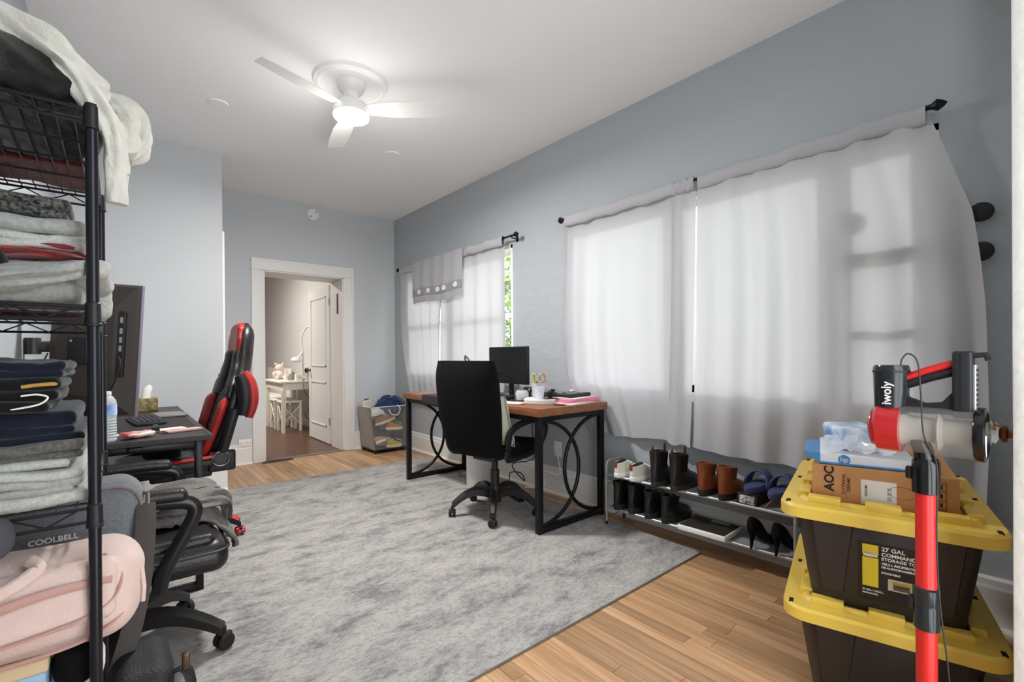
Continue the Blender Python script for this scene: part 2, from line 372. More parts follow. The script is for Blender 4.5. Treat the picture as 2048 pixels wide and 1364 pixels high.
lh_ = mk('lamp_head', B().lathe([(.001, .05), (.05, .04), (.075, .0), (.06, -.03), (.001, -.035)], 18).at((-.11, .0, .3), 0, 0, .4), 'white_gloss', lm)
lh_.location = (-.1, 0, .3)
mk('joint', B().tube([(-.1, 0, .32), (0, 0, .42)], .012, 8), 'white_gloss', lm)
def table_box(loc, w_, d, h_, mat, lab, nm='trinket_drawer', cat='drawer box'):
    o = thing(nm, lab, cat, loc); mk('body', B().rbox((0, 0, h_/2), (w_, d, h_), .004), mat, o); f = mk('drawer', B().rbox((0, -d/2-.004, h_/2), (w_*.8, .008, h_*.7), .003), mat, o); mk('knob', B().ball((0, -d/2-.014, h_/2), .007, 8, 6), 'black', f)
table_box((1.97, 7.62, .752), .07, .07, .09, 'cream', 'little cream drawer box left of the jar on the far table')
table_box((2.05, 7.33, .752), .09, .07, .09, 'cream', 'little cream drawer box right of the jar on the far table')
tag(mk('glass_jar', B().lathe([(.001, 0), (.045, 0), (.048, .05), (.036, .08), (.03, .1), (.001, .1)], 16).at((0, 0, 0)), M('grey_glass', '#8a8a86', .15)), 'small dark grey jar on the far room table', 'jar').location = (1.99, 7.47, .752)
tag(mk('tin_stack', B().rbox((0, 0, .04), (.1, .06, .08), .004), M('teal_tin', '#55646a', .5, col2='#c7c2bb', vscale=40)), 'patterned tin beside the lamp on the far table', 'tin').location = (2.2, 7.33, .86)
mk('shelf_riser', B().rbox((2.2, 7.33, .806), (.12, .12, .106), .004), 'cream'); tag(bpy.data.objects['shelf_riser'], 'cream riser box under the patterned tin', 'box')
pl = thing('plush_toy', 'cream plush toy sitting at the left end of the far table', 'toy', (1.95, 7.98, .752))
M('plush', '#dccdc4', .95, bump=.6, bscale=90)
mk('body', B().ball((0, 0, .07), (.08, .08, .08)), 'plush', pl); mk('head', B().ball((0, 0, .18), (.065, .06, .06)), 'plush', pl)
for sx in (-1, 1): mk('ear', B().ball((sx*.05, 0, .235), .022, 10, 8), 'plush', pl); mk('arm', B().ball((sx*.08, -.03, .08), (.03, .035, .05), 10, 8), 'plush', pl); mk('foot', B().ball((sx*.05, -.08, .03), (.03, .04, .03), 10, 8), 'plush', pl)
bd = thing('daybed', 'white daybed with rolled back along the far room wall', 'bed', (2.0, 9.2, .002))
mk('back_rail', B().rbox((.24, 0, .45), (.05, 1.5, .9), .02), 'cream', bd); mk('mattress', B().rbox((-.1, 0, .36), (.6, 1.45, .2), .06), 'paper', bd); mk('base', B().bb((-.38, -.72, .02), (.2, .72, .26)), 'cream', bd, smooth=False)
tag(mk('lamp_cord', B().tube(spline([(2.12, 7.4, .76), (2.09, 7.22, .75), (2.1, 7.21, .6), (2.2, 7.2, .4), (2.1, 7.2, .25), (2.26, 7.15, .12), (2.285, 7.1, .3)], 6), .004, 6), 'black'), 'dark lamp cord hanging off the far table', 'cord')

# ------------------------------------------------------------------ windows
def window(n, q, splits, label, rails, meet=True):
    y0, y1, z0, z1 = q; X0 = XW+.055
    wdw = thing('window_%d' % n, label, 'window', (0, 0, 0), kind='structure')
    fr = B().bb((XW+.002, y0, z0), (XW+.13, y1, z0+.035)).bb((XW+.002, y0, z1-.03), (XW+.13, y1, z1)).bb((XW+.002, y0, z0), (XW+.13, y0+.03, z1)).bb((XW+.002, y1-.03, z0), (XW+.13, y1, z1))
    mk('frame', fr, 'white', wdw, smooth=False)
    mk('window_sill', B().rbox((XW+.006, (y0+y1)/2, z0-.012), (.03, y1-y0+.1, .028), .006), 'white', wdw)
    ys = [y0]+splits+[y1]
    for s in splits: mk('mullion', B().bb((XW+.004, s-.03, z0), (XW+.12, s+.03, z1)), 'white', wdw, smooth=False)
    for a, b_ in zip(ys[:-1], ys[1:]):
        a += .03; b_ -= .03; zm = (z0+z1)/2
        for zz0, zz1, xx in (((z0+.035, zm+.02, X0), (zm-.02, z1-.03, X0+.035)) if meet else ((z0+.035, z1-.03, X0),)):
            s = B().bb((xx, a, zz0), (xx+.03, b_, zz0+.045)).bb((xx, a, zz1-.04), (xx+.03, b_, zz1)).bb((xx, a, zz0), (xx+.03, a+.04, zz1)).bb((xx, b_-.04, zz0), (xx+.03, b_, zz1))
            so_ = mk('sash', s, 'white', wdw, smooth=False)
            mk('pane', B().bb((xx+.012, a+.04, zz0+.045), (xx+.016, b_-.04, zz1-.04)), 'pane_glass', so_, smooth=False)
    for (a, b_, c, d) in rails: mk('rail', B().bb((XW-.038, a, c), (XW+.005, b_, d)), 'dark_plastic', wdw, smooth=False)
    if not meet: mk('shadow_ball', B().ball((XW-.012, .63, 1.735), (.03, .055, .05), 16, 10), 'dark_plastic', wdw)  # ball added behind the curtain for its round shadow
    return wdw
window(1, W1, [4.1], 'double-hung window behind the far curtains near the corner', [])
window(2, W2, [.70, 1.55], 'wide window behind the large white curtains', [(.36, .72, 1.53, 1.585), (.36, .69, 1.2, 1.225), (.665, .695, .86, 1.66)], False)
# garden outside
M('leaf', '#6f8f3c', .6, var=.4, vscale=6, trans=0)
def bush(name, c, r, n, lab, seed):
    rnd = random.Random(seed); b = B()
    for i in range(n):
        while True:
            p = Vector((rnd.uniform(-1, 1), rnd.uniform(-1, 1), rnd.uniform(-1, 1)))
            if .35 < p.length < 1: break
        p = Vector((p.x*r[0], p.y*r[1], p.z*r[2])); s = rnd.uniform(.1, .2); u = Vector((rnd.uniform(-1, 1), rnd.uniform(-1, 1), rnd.uniform(-1, 1))).normalized(); v = u.orthogonal().normalized()
        b.add([p-u*s, p+v*s*.45, p+u*s, p-v*s*.45], [(0, 1, 2, 3)])
    t_ = thing(name, lab, 'tree', (c[0], c[1], -.3))
    f = mk('foliage', b, 'leaf', t_, smooth=False, kind='stuff'); f.location = (0, 0, c[2]+.3); mk('trunk', B().tube([(0, 0, 0), (.03, .02, .8), (0, 0, c[2]+.3)], [.09, .06, .03], 8), M('bark', '#5b4a3a', .9), t_)
bush('garden_tree', (9.0, 10.7, 2.4), (1.5, 1.5, 2.0), 2200, 'leafy green tree outside the window gap', 3)
tag(mk('garden_ground', B().bb((XW+TH+.02, -6, -.5), (14, 14, -.3)), M('lawn', '#9aa383', .95, var=.2, vscale=3)), 'pale lawn outside the windows', 'ground', kind='structure')

# ------------------------------------------------------------------ curtains
def sheet(name, pl_, pr_, folds, mat, parent, nu=70, nv=36, amp=.012, seed=1, hem=True, xb=2.630):
    # pl_/pr_: list of (z, y) edges from top to bottom
    def edge(e, z):
        for (za, ya), (zb, yb) in zip(e[:-1], e[1:]):
            if za >= z >= zb: return ya+(yb-ya)*(za-z)/(za-zb)
        return e[-1][1]
    zt, z_l, z_r = pl_[0][0], pl_[-1][0], pr_[-1][0]
    def fn(u, v):
        zb = z_l+(z_r-z_l)*u; z = zt+(zb-zt)*v+.006*math.sin(u*9+seed)*v
        y = edge(pl_, z)+(edge(pr_, z)-edge(pl_, z))*u
        g = .35+.65*min(1, v*1.6)
        x = xb + g*amp*(math.sin(u*folds*2*PI+seed)+.6*math.sin(u*folds*4.7+seed*2+v*1.3)) + nz((y*2.2, z*1.1, seed), 1, .022)[0]*v
        return (min(x, XW-.012), y, z)
    return mk(name, B().grid(fn, nu, nv), mat, parent, ang=80)
def pocket(parent, y0, y1, zc, seed, h_=.085):
    def fn(u, v):
        y = y0+(y1-y0)*u; a = 2*PI*v
        return (2.612+math.cos(a)*.02+.003*math.sin(u*26+seed), y, zc-.022+math.sin(a)*h_/2+.004*math.sin(u*21+seed)+.003*math.sin(u*47+seed))
    return mk('rod_pocket', B().grid(fn, 50, 12), 'curtain_thick_shaded', parent, ang=80)
RZ = 2.145; RX = 2.612
def rod(y0, y1, lab, mids):
    r = thing('curtain_rod', lab, 'curtain rod', (RX, 0, RZ))
    mk('pole', B().cyl((0, y0, 0), (0, y1, 0), .009, n=12), 'black_metal', r)
    for y, s in ((y0, -1), (y1, 1)):
        mk('finial', B().lathe([(.001, s*.062), (.013, s*.052), (.026, s*.03), (.013, s*.012), (.011, 0), (.011, -s*.02)], 8, (0, y, 0), 'Y'), 'black_metal', r)
    for y in mids:
        mk('bracket', B().tube([(0, y, -.004), (.02, y, -.014), (XW-RX-.001, y, -.014)], .006, 8).box((XW-RX-.004, y, -.014), (.008, .02, .05)), 'black_metal', r)
rod(.37, 2.47, 'black curtain rod of the wide window by the storage totes', (.44, 1.40, 2.44))
rod(3.06, 5.19, 'black curtain rod of the far window near the corner', (3.1, 5.15))
def curtain(lab, grp=None): return thing('curtain', lab, 'curtain', (0, 0, 0), group=grp)
c = curtain('white curtain panel behind the desk papers, left of the wide window')
sheet('panel', [(RZ, 2.45), (1.9, 2.46), (1.3, 2.50), (.95, 2.46), (.55, 2.25)], [(RZ, 1.52), (.57, 1.50)], 5, 'curtain', c, seed=1); pocket(c, 2.45, 1.52, RZ, 1)
c = curtain('narrow overlapping white curtain strip at the middle of the wide window')
sheet('panel', [(RZ, 1.555), (1.3, 1.575), (.56, 1.60)], [(RZ, 1.398), (.56, 1.442)], 1.2, 'curtain', c, 24, seed=2, amp=.008, xb=2.612); pocket(c, 1.555, 1.41, RZ, 2)
c = curtain('wide white curtain panel above the shoe rack, next to the totes')
sheet('panel', [(RZ, 1.392), (1.3, 1.41), (.56, 1.44)], [(RZ, .375), (1.95, .315), (1.68, .235), (1.5, .215), (1.3, .20), (.8, .19), (.50, .2)], 7, 'curtain', c, 90, seed=3, amp=.015, xb=2.612); pocket(c, 1.385, .375, RZ, 3); 
c = curtain('white curtain panel of the far window, right side behind the monitor')
sheet('panel', [(RZ, 4.26), (1.4, 4.285), (.6, 4.31)], [(RZ, 3.20), (1.5, 3.2), (.6, 3.2)], 5, 'curtain', c, 60, seed=4); pocket(c, 4.22, 3.20, RZ, 4)
c = curtain('white curtain panel of the far window, left side by the corner')
sheet('panel', [(RZ, 5.16), (1.6, 5.15), (1.1, 5.05), (.6, 4.9)], [(RZ, 4.2), (1.4, 4.27), (.6, 4.3)], 5, 'curtain', c, 60, seed=5, xb=2.615); pocket(c, 5.16, 4.2, RZ, 5)
v = thing('folded_curtain', 'short grommet curtain folded over the far window rod', 'curtain', (0, 0, 0))
def vf(u, w_):
    y = 4.80+(3.80-4.80)*u+.02*w_*(u-.5); z = RZ+.02-.47*w_+.01*math.sin(u*8)*w_
    return (2.585-.004*math.sin(u*30)-.012*math.sin(w_*3)*(1+.3*math.sin(u*11)), y, z)
mk('cloth', B().grid(vf, 40, 16), 'curtain_thick_shaded', v, ang=80)
mk('header_band', B().grid(lambda u, w_: tuple(Vector(vf(u, .66+.18*w_))+Vector((-.004, 0, 0))), 40, 3), M('band_grey', '#9c9a9e', .9), v)
for i, u in enumerate((.16, .35, .55, .69, .9)):
    p = vf(u, .75); mk('grommet', B().tube(arc((p[0]-.008, p[1], p[2]), .02, 0, 2*PI*15/16, 15, 'YZ'), .011, 6, closed=True), 'white_plastic', v)  # whitened rings, light shining through is put into the colour
# hardware at the curtain edge
for z, lab in ((1.679, 'round black knob on the wall at the curtain edge, upper one'), (1.521, 'round black knob on the wall at the curtain edge, lower one')):
    k_ = thing('curtain_holdback', lab, 'holdback', (XW, .215, z)); mk('shank', B().cyl((0, 0, 0), (-.03, 0, 0), .014), 'black', k_); mk('disc', B().lathe([(.001, -.05), (.03, -.049), (.038, -.043), (.038, -.03), (.03, -.026), (.001, -.026)], 20, axis='X'), 'black', k_)
# ------------------------------------------------------------------ ceiling fan with light
fx, fy = 1.124, 2.865
med = tag(mk('ceiling_medallion', B().lathe([(.001, -.006), (.10, -.006), (.155, -.008), (.16, -.016), (.172, -.016), (.176, -.026), (.196, -.03), (.205, -.022), (.215, -.02), (.222, -.008), (.224, 0)], 64), 'ceil'), 'round white moulded ceiling medallion above the fan', 'medallion'); med.location = (fx, fy, HC)
fan = thing('ceiling_fan', 'white three-blade ceiling fan with lit round lamp', 'ceiling fan', (fx, fy, HC-.006))
mk('canopy', B().lathe([(.001, -.001), (.085, -.001), (.085, -.02), (.07, -.05), (.045, -.065), (.045, -.10), (.07, -.12), (.088, -.135)], 40), 'white_gloss', fan)
mk('motor_housing', B().lathe([(.03, -.125), (.095, -.13), (.108, -.15), (.112, -.18), (.106, -.20), (.001, -.2)], 40), 'white_gloss', fan)
mk('light_diffuser', B().lathe([(.106, -.198), (.104, -.215), (.09, -.222), (.001, -.226)], 40), M('lamp_white', '#fffdf8', .5, emit=14), fan)
def blade(a, tw):
    b = B(); n = 14; rings = []
    for i in range(n+1):
        r = .08+.50*i/n; w_ = .035+.028*min(1, i/5); 
        if i > 11: w_ *= 1-.05*(i-11)
        t_ = math.radians(tw); ring = []
        for (q, h_) in ((-w_, -.003), (w_*1.1, -.003), (w_*1.1, .003), (-w_, .003)):
            ring.append((r+(.02 if q > 0 else 0)*(i/n), q*math.cos(t_), -.165+q*math.sin(t_)+h_))
        rings.append(ring)
    b.loft(rings); o = mk('blade', b, 'white_gloss', fan); o.rotation_euler = (0, 0, a); return o
for a in (-41, -41+120, -41+240): blade(math.radians(a), -13)
fl_ = bpy.data.lights.new('fan_lamp', 'AREA'); fl_.shape = 'DISK'; fl_.size = .2; fl_.energy = 35; fl_.color = (1, .98, .96)
flo = bpy.data.objects.new('fan_lamp', fl_); COL.objects.link(flo); flo.location = (fx, fy, HC-.24)
pl_ = bpy.data.lights.new('ceiling_fill', 'POINT'); pl_.shadow_soft_size = .22; pl_.energy = 5; pl_.color = (1, .98, .96)  # added point light below the fan, brightens the ceiling
plo = bpy.data.objects.new('ceiling_fill', pl_); COL.objects.link(plo); plo.location = (fx, fy, HC-.38)
for (x, y, lab) in ((1.788, 3.662, 'round white blank plate on the ceiling beyond the fan'), (.532, 3.661, 'round white blank plate on the ceiling left of the fan')):
    tag(mk('ceiling_plate', B().lathe([(.001, -.009), (.055, -.009), (.06, -.004), (.06, 0)], 32), 'ceil'), lab, 'cover plate').location = (x, y, HC)
sd = thing('smoke_detector', 'round white smoke detector high on the doorway wall', 'smoke detector', (1.698, YW, 2.708), rx=PI/2)
mk('body', B().lathe([(.068, 0), (.068, .012), (.062, .03), (.04, .036), (.001, .037)], 32), 'white_plastic', sd)
for a in (.8, 3.9): mk('vent_hole', B().cyl((.04*math.cos(a), .04*math.sin(a), .034), (.04*math.cos(a), .04*math.sin(a), .0372), .007, n=10), 'black', sd)
mk('test_button', B().cyl((0, 0, .03), (0, 0, .039), .012), 'white_gloss', sd)

def outlet(loc, rz, lab, wide=.12, high=.075):
    o = thing('wall_outlet', lab, 'outlet', loc, rz)
    mk('plate', B().rbox((0, -.004, 0), (wide, .008, high), .003), 'white_plastic', o)
    for sx in (-.028, .028):
        f = mk('socket', B().rbox((sx, -.009, 0), (.034, .005, .034), .003), 'white_gloss', o)
        for dx in (-.006, .006): mk('slot', B().box((sx+dx, -.012, .003), (.0022, .003, .009)), 'black', f, smooth=False)
outlet((1.005, YW-.018, .225), 0, 'white wall outlet on the baseboard left of the doorway')
outlet((XW, 2.62, .36), -PI/2, 'white wall outlet on the window wall under the desk', .075, .12)
vt = thing('floor_vent', 'brown metal floor register in front of the doorway', 'floor vent', (1.30, YW-.07, 0), 0)
mk('plate', B().rbox((0, 0, .002), (.30, .085, .005), .002), 'bronze', vt)
for i in range(12): mk('slot', B().box((-.12+.022*i, 0, .0047), (.008, .05, .001)), 'black_matte', vt, smooth=False)

# ------------------------------------------------------------------ rug
m = bpy.data.materials.new('rug'); m.use_nodes = True; nt = m.node_tree; N = nt.nodes; L = nt.links; p = N['Principled BSDF']; p.inputs['Roughness'].default_value = .95; p.inputs['Specular IOR Level'].default_value = .1
tc = N.new('ShaderNodeTexCoord'); n1 = N.new('ShaderNodeTexNoise'); n1.inputs['Scale'].default_value = 4.6; n1.inputs['Detail'].default_value = 12; n1.inputs['Roughness'].default_value = .78; n1.inputs['Distortion'].default_value = .2
mp = N.new('ShaderNodeMapping'); mp.inputs['Scale'].default_value = (.8, 1.5, 1); L.new(tc.outputs['Object'], mp.inputs[0]); L.new(mp.outputs[0], n1.inputs['Vector'])
r = N.new('ShaderNodeValToRGB'); L.new(n1.outputs[0], r.inputs[0]); e = r.color_ramp.elements; e[0].position = .39; e[0].color = lin('#858281'); e[1].position = .48; e[1].color = lin('#a8a4a1')
x = e.new(.56); x.color = lin('#b4b1ac'); x = e.new(.66); x.color = lin('#bfb8ad')
n2 = N.new('ShaderNodeTexNoise'); n2.inputs['Scale'].default_value = 60; n2.inputs['Detail'].default_value = 6; n2.inputs['Roughness'].default_value = .8; L.new(mp.outputs[0], n2.inputs['Vector'])
r2 = N.new('ShaderNodeValToRGB'); L.new(n2.outputs[0], r2.inputs[0]); r2.color_ramp.elements[0].position = .36; r2.color_ramp.elements[0].color = (.46, .46, .47, 1); r2.color_ramp.elements[1].position = .52; r2.color_ramp.elements[1].color = (1, 1, 1, 1)
mxc = N.new('ShaderNodeMix'); mxc.data_type = 'RGBA'; mxc.blend_type = 'MULTIPLY'; mxc.inputs[0].default_value = .75; L.new(r.outputs[0], mxc.inputs[6]); L.new(r2.outputs[0], mxc.inputs[7]); L.new(mxc.outputs[2], p.inputs['Base Color'])
n3 = N.new('ShaderNodeTexNoise'); n3.inputs['Scale'].default_value = 420; bp = N.new('ShaderNodeBump'); bp.inputs['Strength'].default_value = .5; bp.inputs['Distance'].default_value = .004; L.new(tc.outputs['Object'], n3.inputs['Vector']); L.new(n3.outputs[0], bp.inputs['Height']); L.new(bp.outputs[0], p.inputs['Normal']); MATS['rug'] = m
rug = thing('area_rug', 'large mottled grey and beige low-pile area rug', 'rug', (0, 0, 0))
RX0, RX1, RY0, RY1 = .05, 2.485, 1.315, 4.49
def rg(p): return Vector((p.x+.05*(p.y-RY0)/(RY1-RY0)*(p.x/RX1), p.y, p.z))
mk('pile', B().rbox(((RX0+RX1)/2, (RY0+RY1)/2, .005), (RX1-RX0, RY1-RY0, .009), .003, 1, 12, rg), 'rug', rug)
mk('bound_edge', B().tube([rg(Vector(q)) for q in ((RX0, RY0, .005), (RX1, RY0, .005), (RX1, RY1, .005), (RX0, RY1, .005))], .0045, 6, closed=True), M('rug_edge', '#6d675f', .95), rug)

# ------------------------------------------------------------------ writing desk
DHT = .785
dk = thing('writing_desk', 'brown wood desk with black steel frame and crossing arc legs', 'desk', (0, 0, 0))
x0, x1, y0, y1 = 1.95, 2.602, 2.055, 3.83
mk('desktop', B().rbox(((x0+x1)/2, (y0+y1)/2, DHT-.025), (x1-x0, y1-y0, .05), .003, 1), 'desk_wood', dk)
for y in (2.10, 3.785):
    a, b_ = 1.985, 2.578; s = .038
    for x in (a, b_): mk('leg', B().rbox((x, y, (DHT-.05)/2), (s, s, DHT-.05), .003, 1), 'black_metal', dk)
    mk('foot_bar', B().rbox(((a+b_)/2, y, .03), (b_-a-s, s, .04), .003, 1), 'black_metal', dk); mk('top_bar', B().rbox(((a+b_)/2, y, DHT-.067), (b_-a-s, s, .034), .003, 1), 'black_metal', dk)
    hh = (DHT-.084-.05)/2; zc = .05+hh
    mk('arc', B().tube(arc((a+.015, y, zc), .35, -PI/2, PI/2, 28, 'XZ', hh), .0125, 10), 'black_metal', dk)
    mk('arc', B().tube(arc((b_-.015, y, zc), .35, PI/2, 3*PI/2, 28, 'XZ', hh), .0125, 10), 'black_metal', dk)
mk('back_rail', B().bb((2.54, 2.12, DHT-.09), (2.565, 3.77, DHT-.05)), 'black_metal', dk, smooth=False); mk('front_rail', B().bb((1.975, 2.12, DHT-.085), (1.995, 3.77, DHT-.05)), 'black_metal', dk, smooth=False)
tag(mk('desk_mat', B().rbox((2.245, 3.0, DHT+.002), (.60, .95, .004), .002, 1).rbox((1.9465, 3.0, DHT-.032), (.004, .95, .072), .002, 1), M('mat_dark', '#2a2a2d', .6)), 'dark desk mat covering the middle of the wooden desk', 'desk mat')
DZ = DHT+.0005
# monitor
mo = thing('computer_monitor', 'black flat monitor standing on the wooden desk by the window', 'monitor', (2.36, 2.84, DHT+.0045), math.radians(-92))
mk('bezel', B().rbox((0, 0, .245), (.49, .026, .29), .005), 'black', mo); mk('screen', B().box((0, -.0135, .249), (.475, .002, .268)), 'black_gloss', mo, smooth=False)
mk('neck', B().rbox((0, .03, .10), (.045, .02, .22), .004), 'black', mo); mk('base', B().rbox((0, .01, .006), (.2, .17, .011), .005), 'black', mo)
# keyboard
M('key', '#232326', .5)
def keyboard(name, lab, loc, rz, w_, d, rows, cols):
    k = thing(name, lab, 'keyboard', loc, rz); mk('body', B().rbox((0, 0, .009), (w_, d, .016), .004), 'black', k)
    cw, rh = (w_-.016)/cols, (d-.016)/rows; kb = B().loft([[(-.5*cw*.86, -.5*rh*.86, 0), (.5*cw*.86, -.5*rh*.86, 0), (.5*cw*.86, .5*rh*.86, 0), (-.5*cw*.86, .5*rh*.86, 0)], [(-.5*cw*.7, -.5*rh*.7, .008), (.5*cw*.7, -.5*rh*.7, .008), (.5*cw*.7, .5*rh*.7, .008), (-.5*cw*.7, .5*rh*.7, .008)]]); me = None
    for i in range(rows):
        for j in range(cols):
            pos = (-w_/2+.008+cw*(j+.5), -d/2+.008+rh*(i+.5), .017)
            if me is None: o = mk('key', kb, 'key', k, smooth=False); me = o.data
            else: o = bpy.data.objects.new('key', me); COL.objects.link(o); o.parent = k
            o.location = pos
    return k
keyboard('computer_keyboard', 'black keyboard on the desk mat in front of the monitor', (2.17, 2.83, DHT+.0045), -PI/2, .42, .13, 5, 14)
# white-dotted wrist rest / beads
wr = thing('wrist_rest', 'white beaded wrist rest in front of the keyboard', 'wrist rest', (2.075, 2.72, DHT+.0045)); me = None
for i in range(14):
    if me is None: o = mk('bead', B().ball((0, 0, .012), .012, 10, 8), 'white_plastic', wr); me = o.data
    else: o = bpy.data.objects.new('bead', me); COL.objects.link(o); o.parent = wr
    o.location = (0, -.16+.025*i, 0)
# webcam / controller on stand at monitor foot
gp = thing('webcam', 'small black webcam on a stub foot right of the monitor', 'webcam', (2.33, 2.56, DZ), -PI/2)
mk('stem', B().cyl((0, 0, 0), (0, 0, .06), .008), 'black', gp); mk('body', B().rbox((0, 0, .075), (.12, .035, .035), .016), 'black', gp); mk('lens', B().cyl((0.02, -.017, .075), (0.02, -.022, .075), .01), 'chrome', gp)
jr = thing('candle_jar', 'clear glass jar beside the pen cup', 'jar', (2.22, 2.52, DZ))
M('thin_glass', '#eef2f2', .05, alpha=.3, spec=.6)
mk('glass', B().lathe([(.03, .002), (.045, .006), (.05, .04), (.046, .066), (.04, .076), (.036, .074), (.042, .062), (.046, .04), (.041, .009), (.001, .007)], 24), 'thin_glass', jr); mk('contents', B().lathe([(.001, .008), (.039, .009), (.042, .03), (.001, .032)], 20), M('wax', '#bcb8b4', .6), jr)
# round white tray with cups
tray = thing('round_tray', 'round white tray holding the pen cups on the desk', 'tray', (2.20, 2.31, DZ))
mk('lower_ring', B().lathe([(.001, 0), (.108, 0), (.112, .006), (.112, .015), (.106, .018)], 40), 'white_plastic', tray); mk('upper_ring', B().lathe([(.105, .018), (.112, .02), (.112, .03), (.108, .034), (.104, .03), (.001, .028)], 40), 'white_plastic', tray)
def cup(nm, lab, loc, r0, r1, h_, mat):
    o = thing(nm, lab, 'cup', loc); mk('cup', B().lathe([(.001, 0), (r0, 0), (r1, h_), (r1-.002, h_), (r0-.002, .003), (.001, .003)], 24), mat, o); return o
M('frost', '#dfe2e8', .35, alpha=.55); M('frost2', '#e2e2ee', .3, alpha=.75)
TZ = DZ+.0285
pc = cup('pen_cup', 'clear cup full of scissors and rulers on the round tray', (2.235, 2.375, TZ), .034, .042, .105, 'frost')
scm = M('mint', '#a9d4b6', .4)
def scissors(loc, col, lab, tilt, rz):
    s = thing('scissors', lab, 'scissors', loc, rz, rx=tilt); m_ = M('handle_'+col, col, .4)
    for sx in (-1, 1): mk('handle', B().tube([(sx*.022+.017*math.cos(a), 0, .135+.03*math.sin(a)) for a in [2*PI*i/14 for i in range(14)]], .0045, 6, closed=True), m_, s); mk('blade', B().loft([[(sx*.004, -.001, .015), (sx*.012, -.001, .1), (sx*.02, -.001, .11), (sx*.002, -.001, .1)], [(sx*.004, .001, .015), (sx*.012, .001, .1), (sx*.02, .001, .11), (sx*.002, .001, .1)]]), 'steel', s, smooth=False)
scissors((2.235, 2.375, TZ+.004), '#9fd0b0', 'mint green handled scissors standing in the pen cup', .08, -.9)
scissors((2.245, 2.36, TZ+.004), '#d8693f', 'orange handled scissors standing in the pen cup', -.05, -.5)
tag(mk('ruler', B().rbox((0, 0, .075), (.026, .0025, .145), .001), M('ruler_y', '#c9b33c', .4)), 'yellow ruler standing in the pen cup', 'ruler'); bpy.data.objects['ruler'].location = (2.215, 2.385, TZ+.004); bpy.data.objects['ruler'].rotation_euler = (0, -.04, -.7)
tag(mk('marker_pen', B().cyl((0, 0, 0), (0, 0, .13), .006, n=10), M('pen_blue', '#6b86c4', .4)), 'blue marker standing in the pen cup', 'pen'); bpy.data.objects['marker_pen'].location = (2.232, 2.398, TZ+.004); bpy.data.objects['marker_pen'].rotation_euler = (-.07, 0, 0)
c2 = cup('clip_cup', 'frosted cup of push pins in front of the pen cup', (2.185, 2.30, TZ), .03, .038, .085, 'frost2'); mk('push_pins', B().ball((0, 0, .028), (.026, .026, .02), 10, 8), M('pins', '#a78f98', .6, var=.5, vscale=120), c2, kind='stuff')
bc = thing('clip_basket', 'black wire basket of binder clips on the round tray', 'basket', (2.225, 2.235, TZ))
w_ = B()
for z in (.004, .025, .045): w_.tube([(-.032, -.028, z), (.032, -.028, z), (.032, .028, z), (-.032, .028, z)], .0022, 6, closed=True)
for i in range(7):
    for y in (-.028, .028): w_.cyl((-.032+.0107*i, y, .004), (-.032+.0107*i, y, .045), .0014, n=5)
for i in range(6):
    for x in (-.032, .032): w_.cyl((x, -.028+.0112*i, .004), (x, -.028+.0112*i, .045), .0014, n=5)
mk('wire', w_, 'black_metal', bc)
for i in range(5): o = mk('binder_clip', B().prism([(-.012, -.008), (.012, -.008), (.003, .012), (-.003, .012)], -.01, .01), 'black', bc, smooth=False); o.location = (random.uniform(-.018, .018), random.uniform(-.015, .015), .018+.011*i); o.rotation_euler = (random.uniform(0, 3), random.uniform(0, 3), random.uniform(0, 3))
ph = thing('phone', 'white phone lying at the front edge of the desk', 'phone', (2.03, 2.40, DZ), -1.3); mk('body', B().rbox((0, 0, .006), (.155, .078, .011), .005), 'white_plastic', ph); mk('screen', B().rbox((0, 0, .0117), (.145, .068, .001), .0004), 'paper', ph)
# papers and folders at the right end
def sheet_stack(nm, lab, cat, loc, rz, w_, d, h_, mat): 
    o = tag(mk(nm, B().rbox((0, 0, h_/2), (w_, d, h_), .0015, 1), mat), lab, cat); o.location = loc; o.rotation_euler = (0, 0, rz); return o
sheet_stack('paper_stack', 'loose white papers at the right end of the desk', 'papers', (2.39, 2.19, DZ), .12, .33, .23, .010, 'paper')
sheet_stack('pink_folder', 'pink folder on top of the papers, lower of two', 'folder', (2.40, 2.20, DZ+.0105), -.06, .31, .225, .012, M('pinkf', '#dd7f94', .5))
sheet_stack('pink_folder', 'pink folder with white pages under the patterned case', 'folder', (2.41, 2.205, DZ+.023), .05, .3, .215, .010, M('pinkf2', '#e08da0', .5))
sheet_stack('paper_sheet', 'white page sticking out above the pink folders', 'papers', (2.42, 2.21, DZ+.0335), .2, .27, .2, .005, 'paper')
sheet_stack('pen_strip', 'dark envelope lying beside the pink folders', 'envelope', (2.24, 2.15, DZ), .5, .13, .07, .006, M('brownpaper', '#4a3430', .6))
pcse = thing('patterned_case', 'black case with white marks on top of the pink folders', 'case', (2.42, 2.22, DZ+.039), .1)
mk('body', B().rbox((0, 0, .013), (.24, .16, .026), .012, 3, 6), M('case_blk', '#1b1a1b', .45, col2='#1b1a1b'), pcse)
for i in range(14): o = mk('white_mark', B().box((0, 0, 0), (.03, .005, .0012)), 'paper', pcse, smooth=False); o.location = (random.uniform(-.09, .09), random.uniform(-.055, .055), .0265); o.rotation_euler = (0, 0, random.uniform(0, 3))
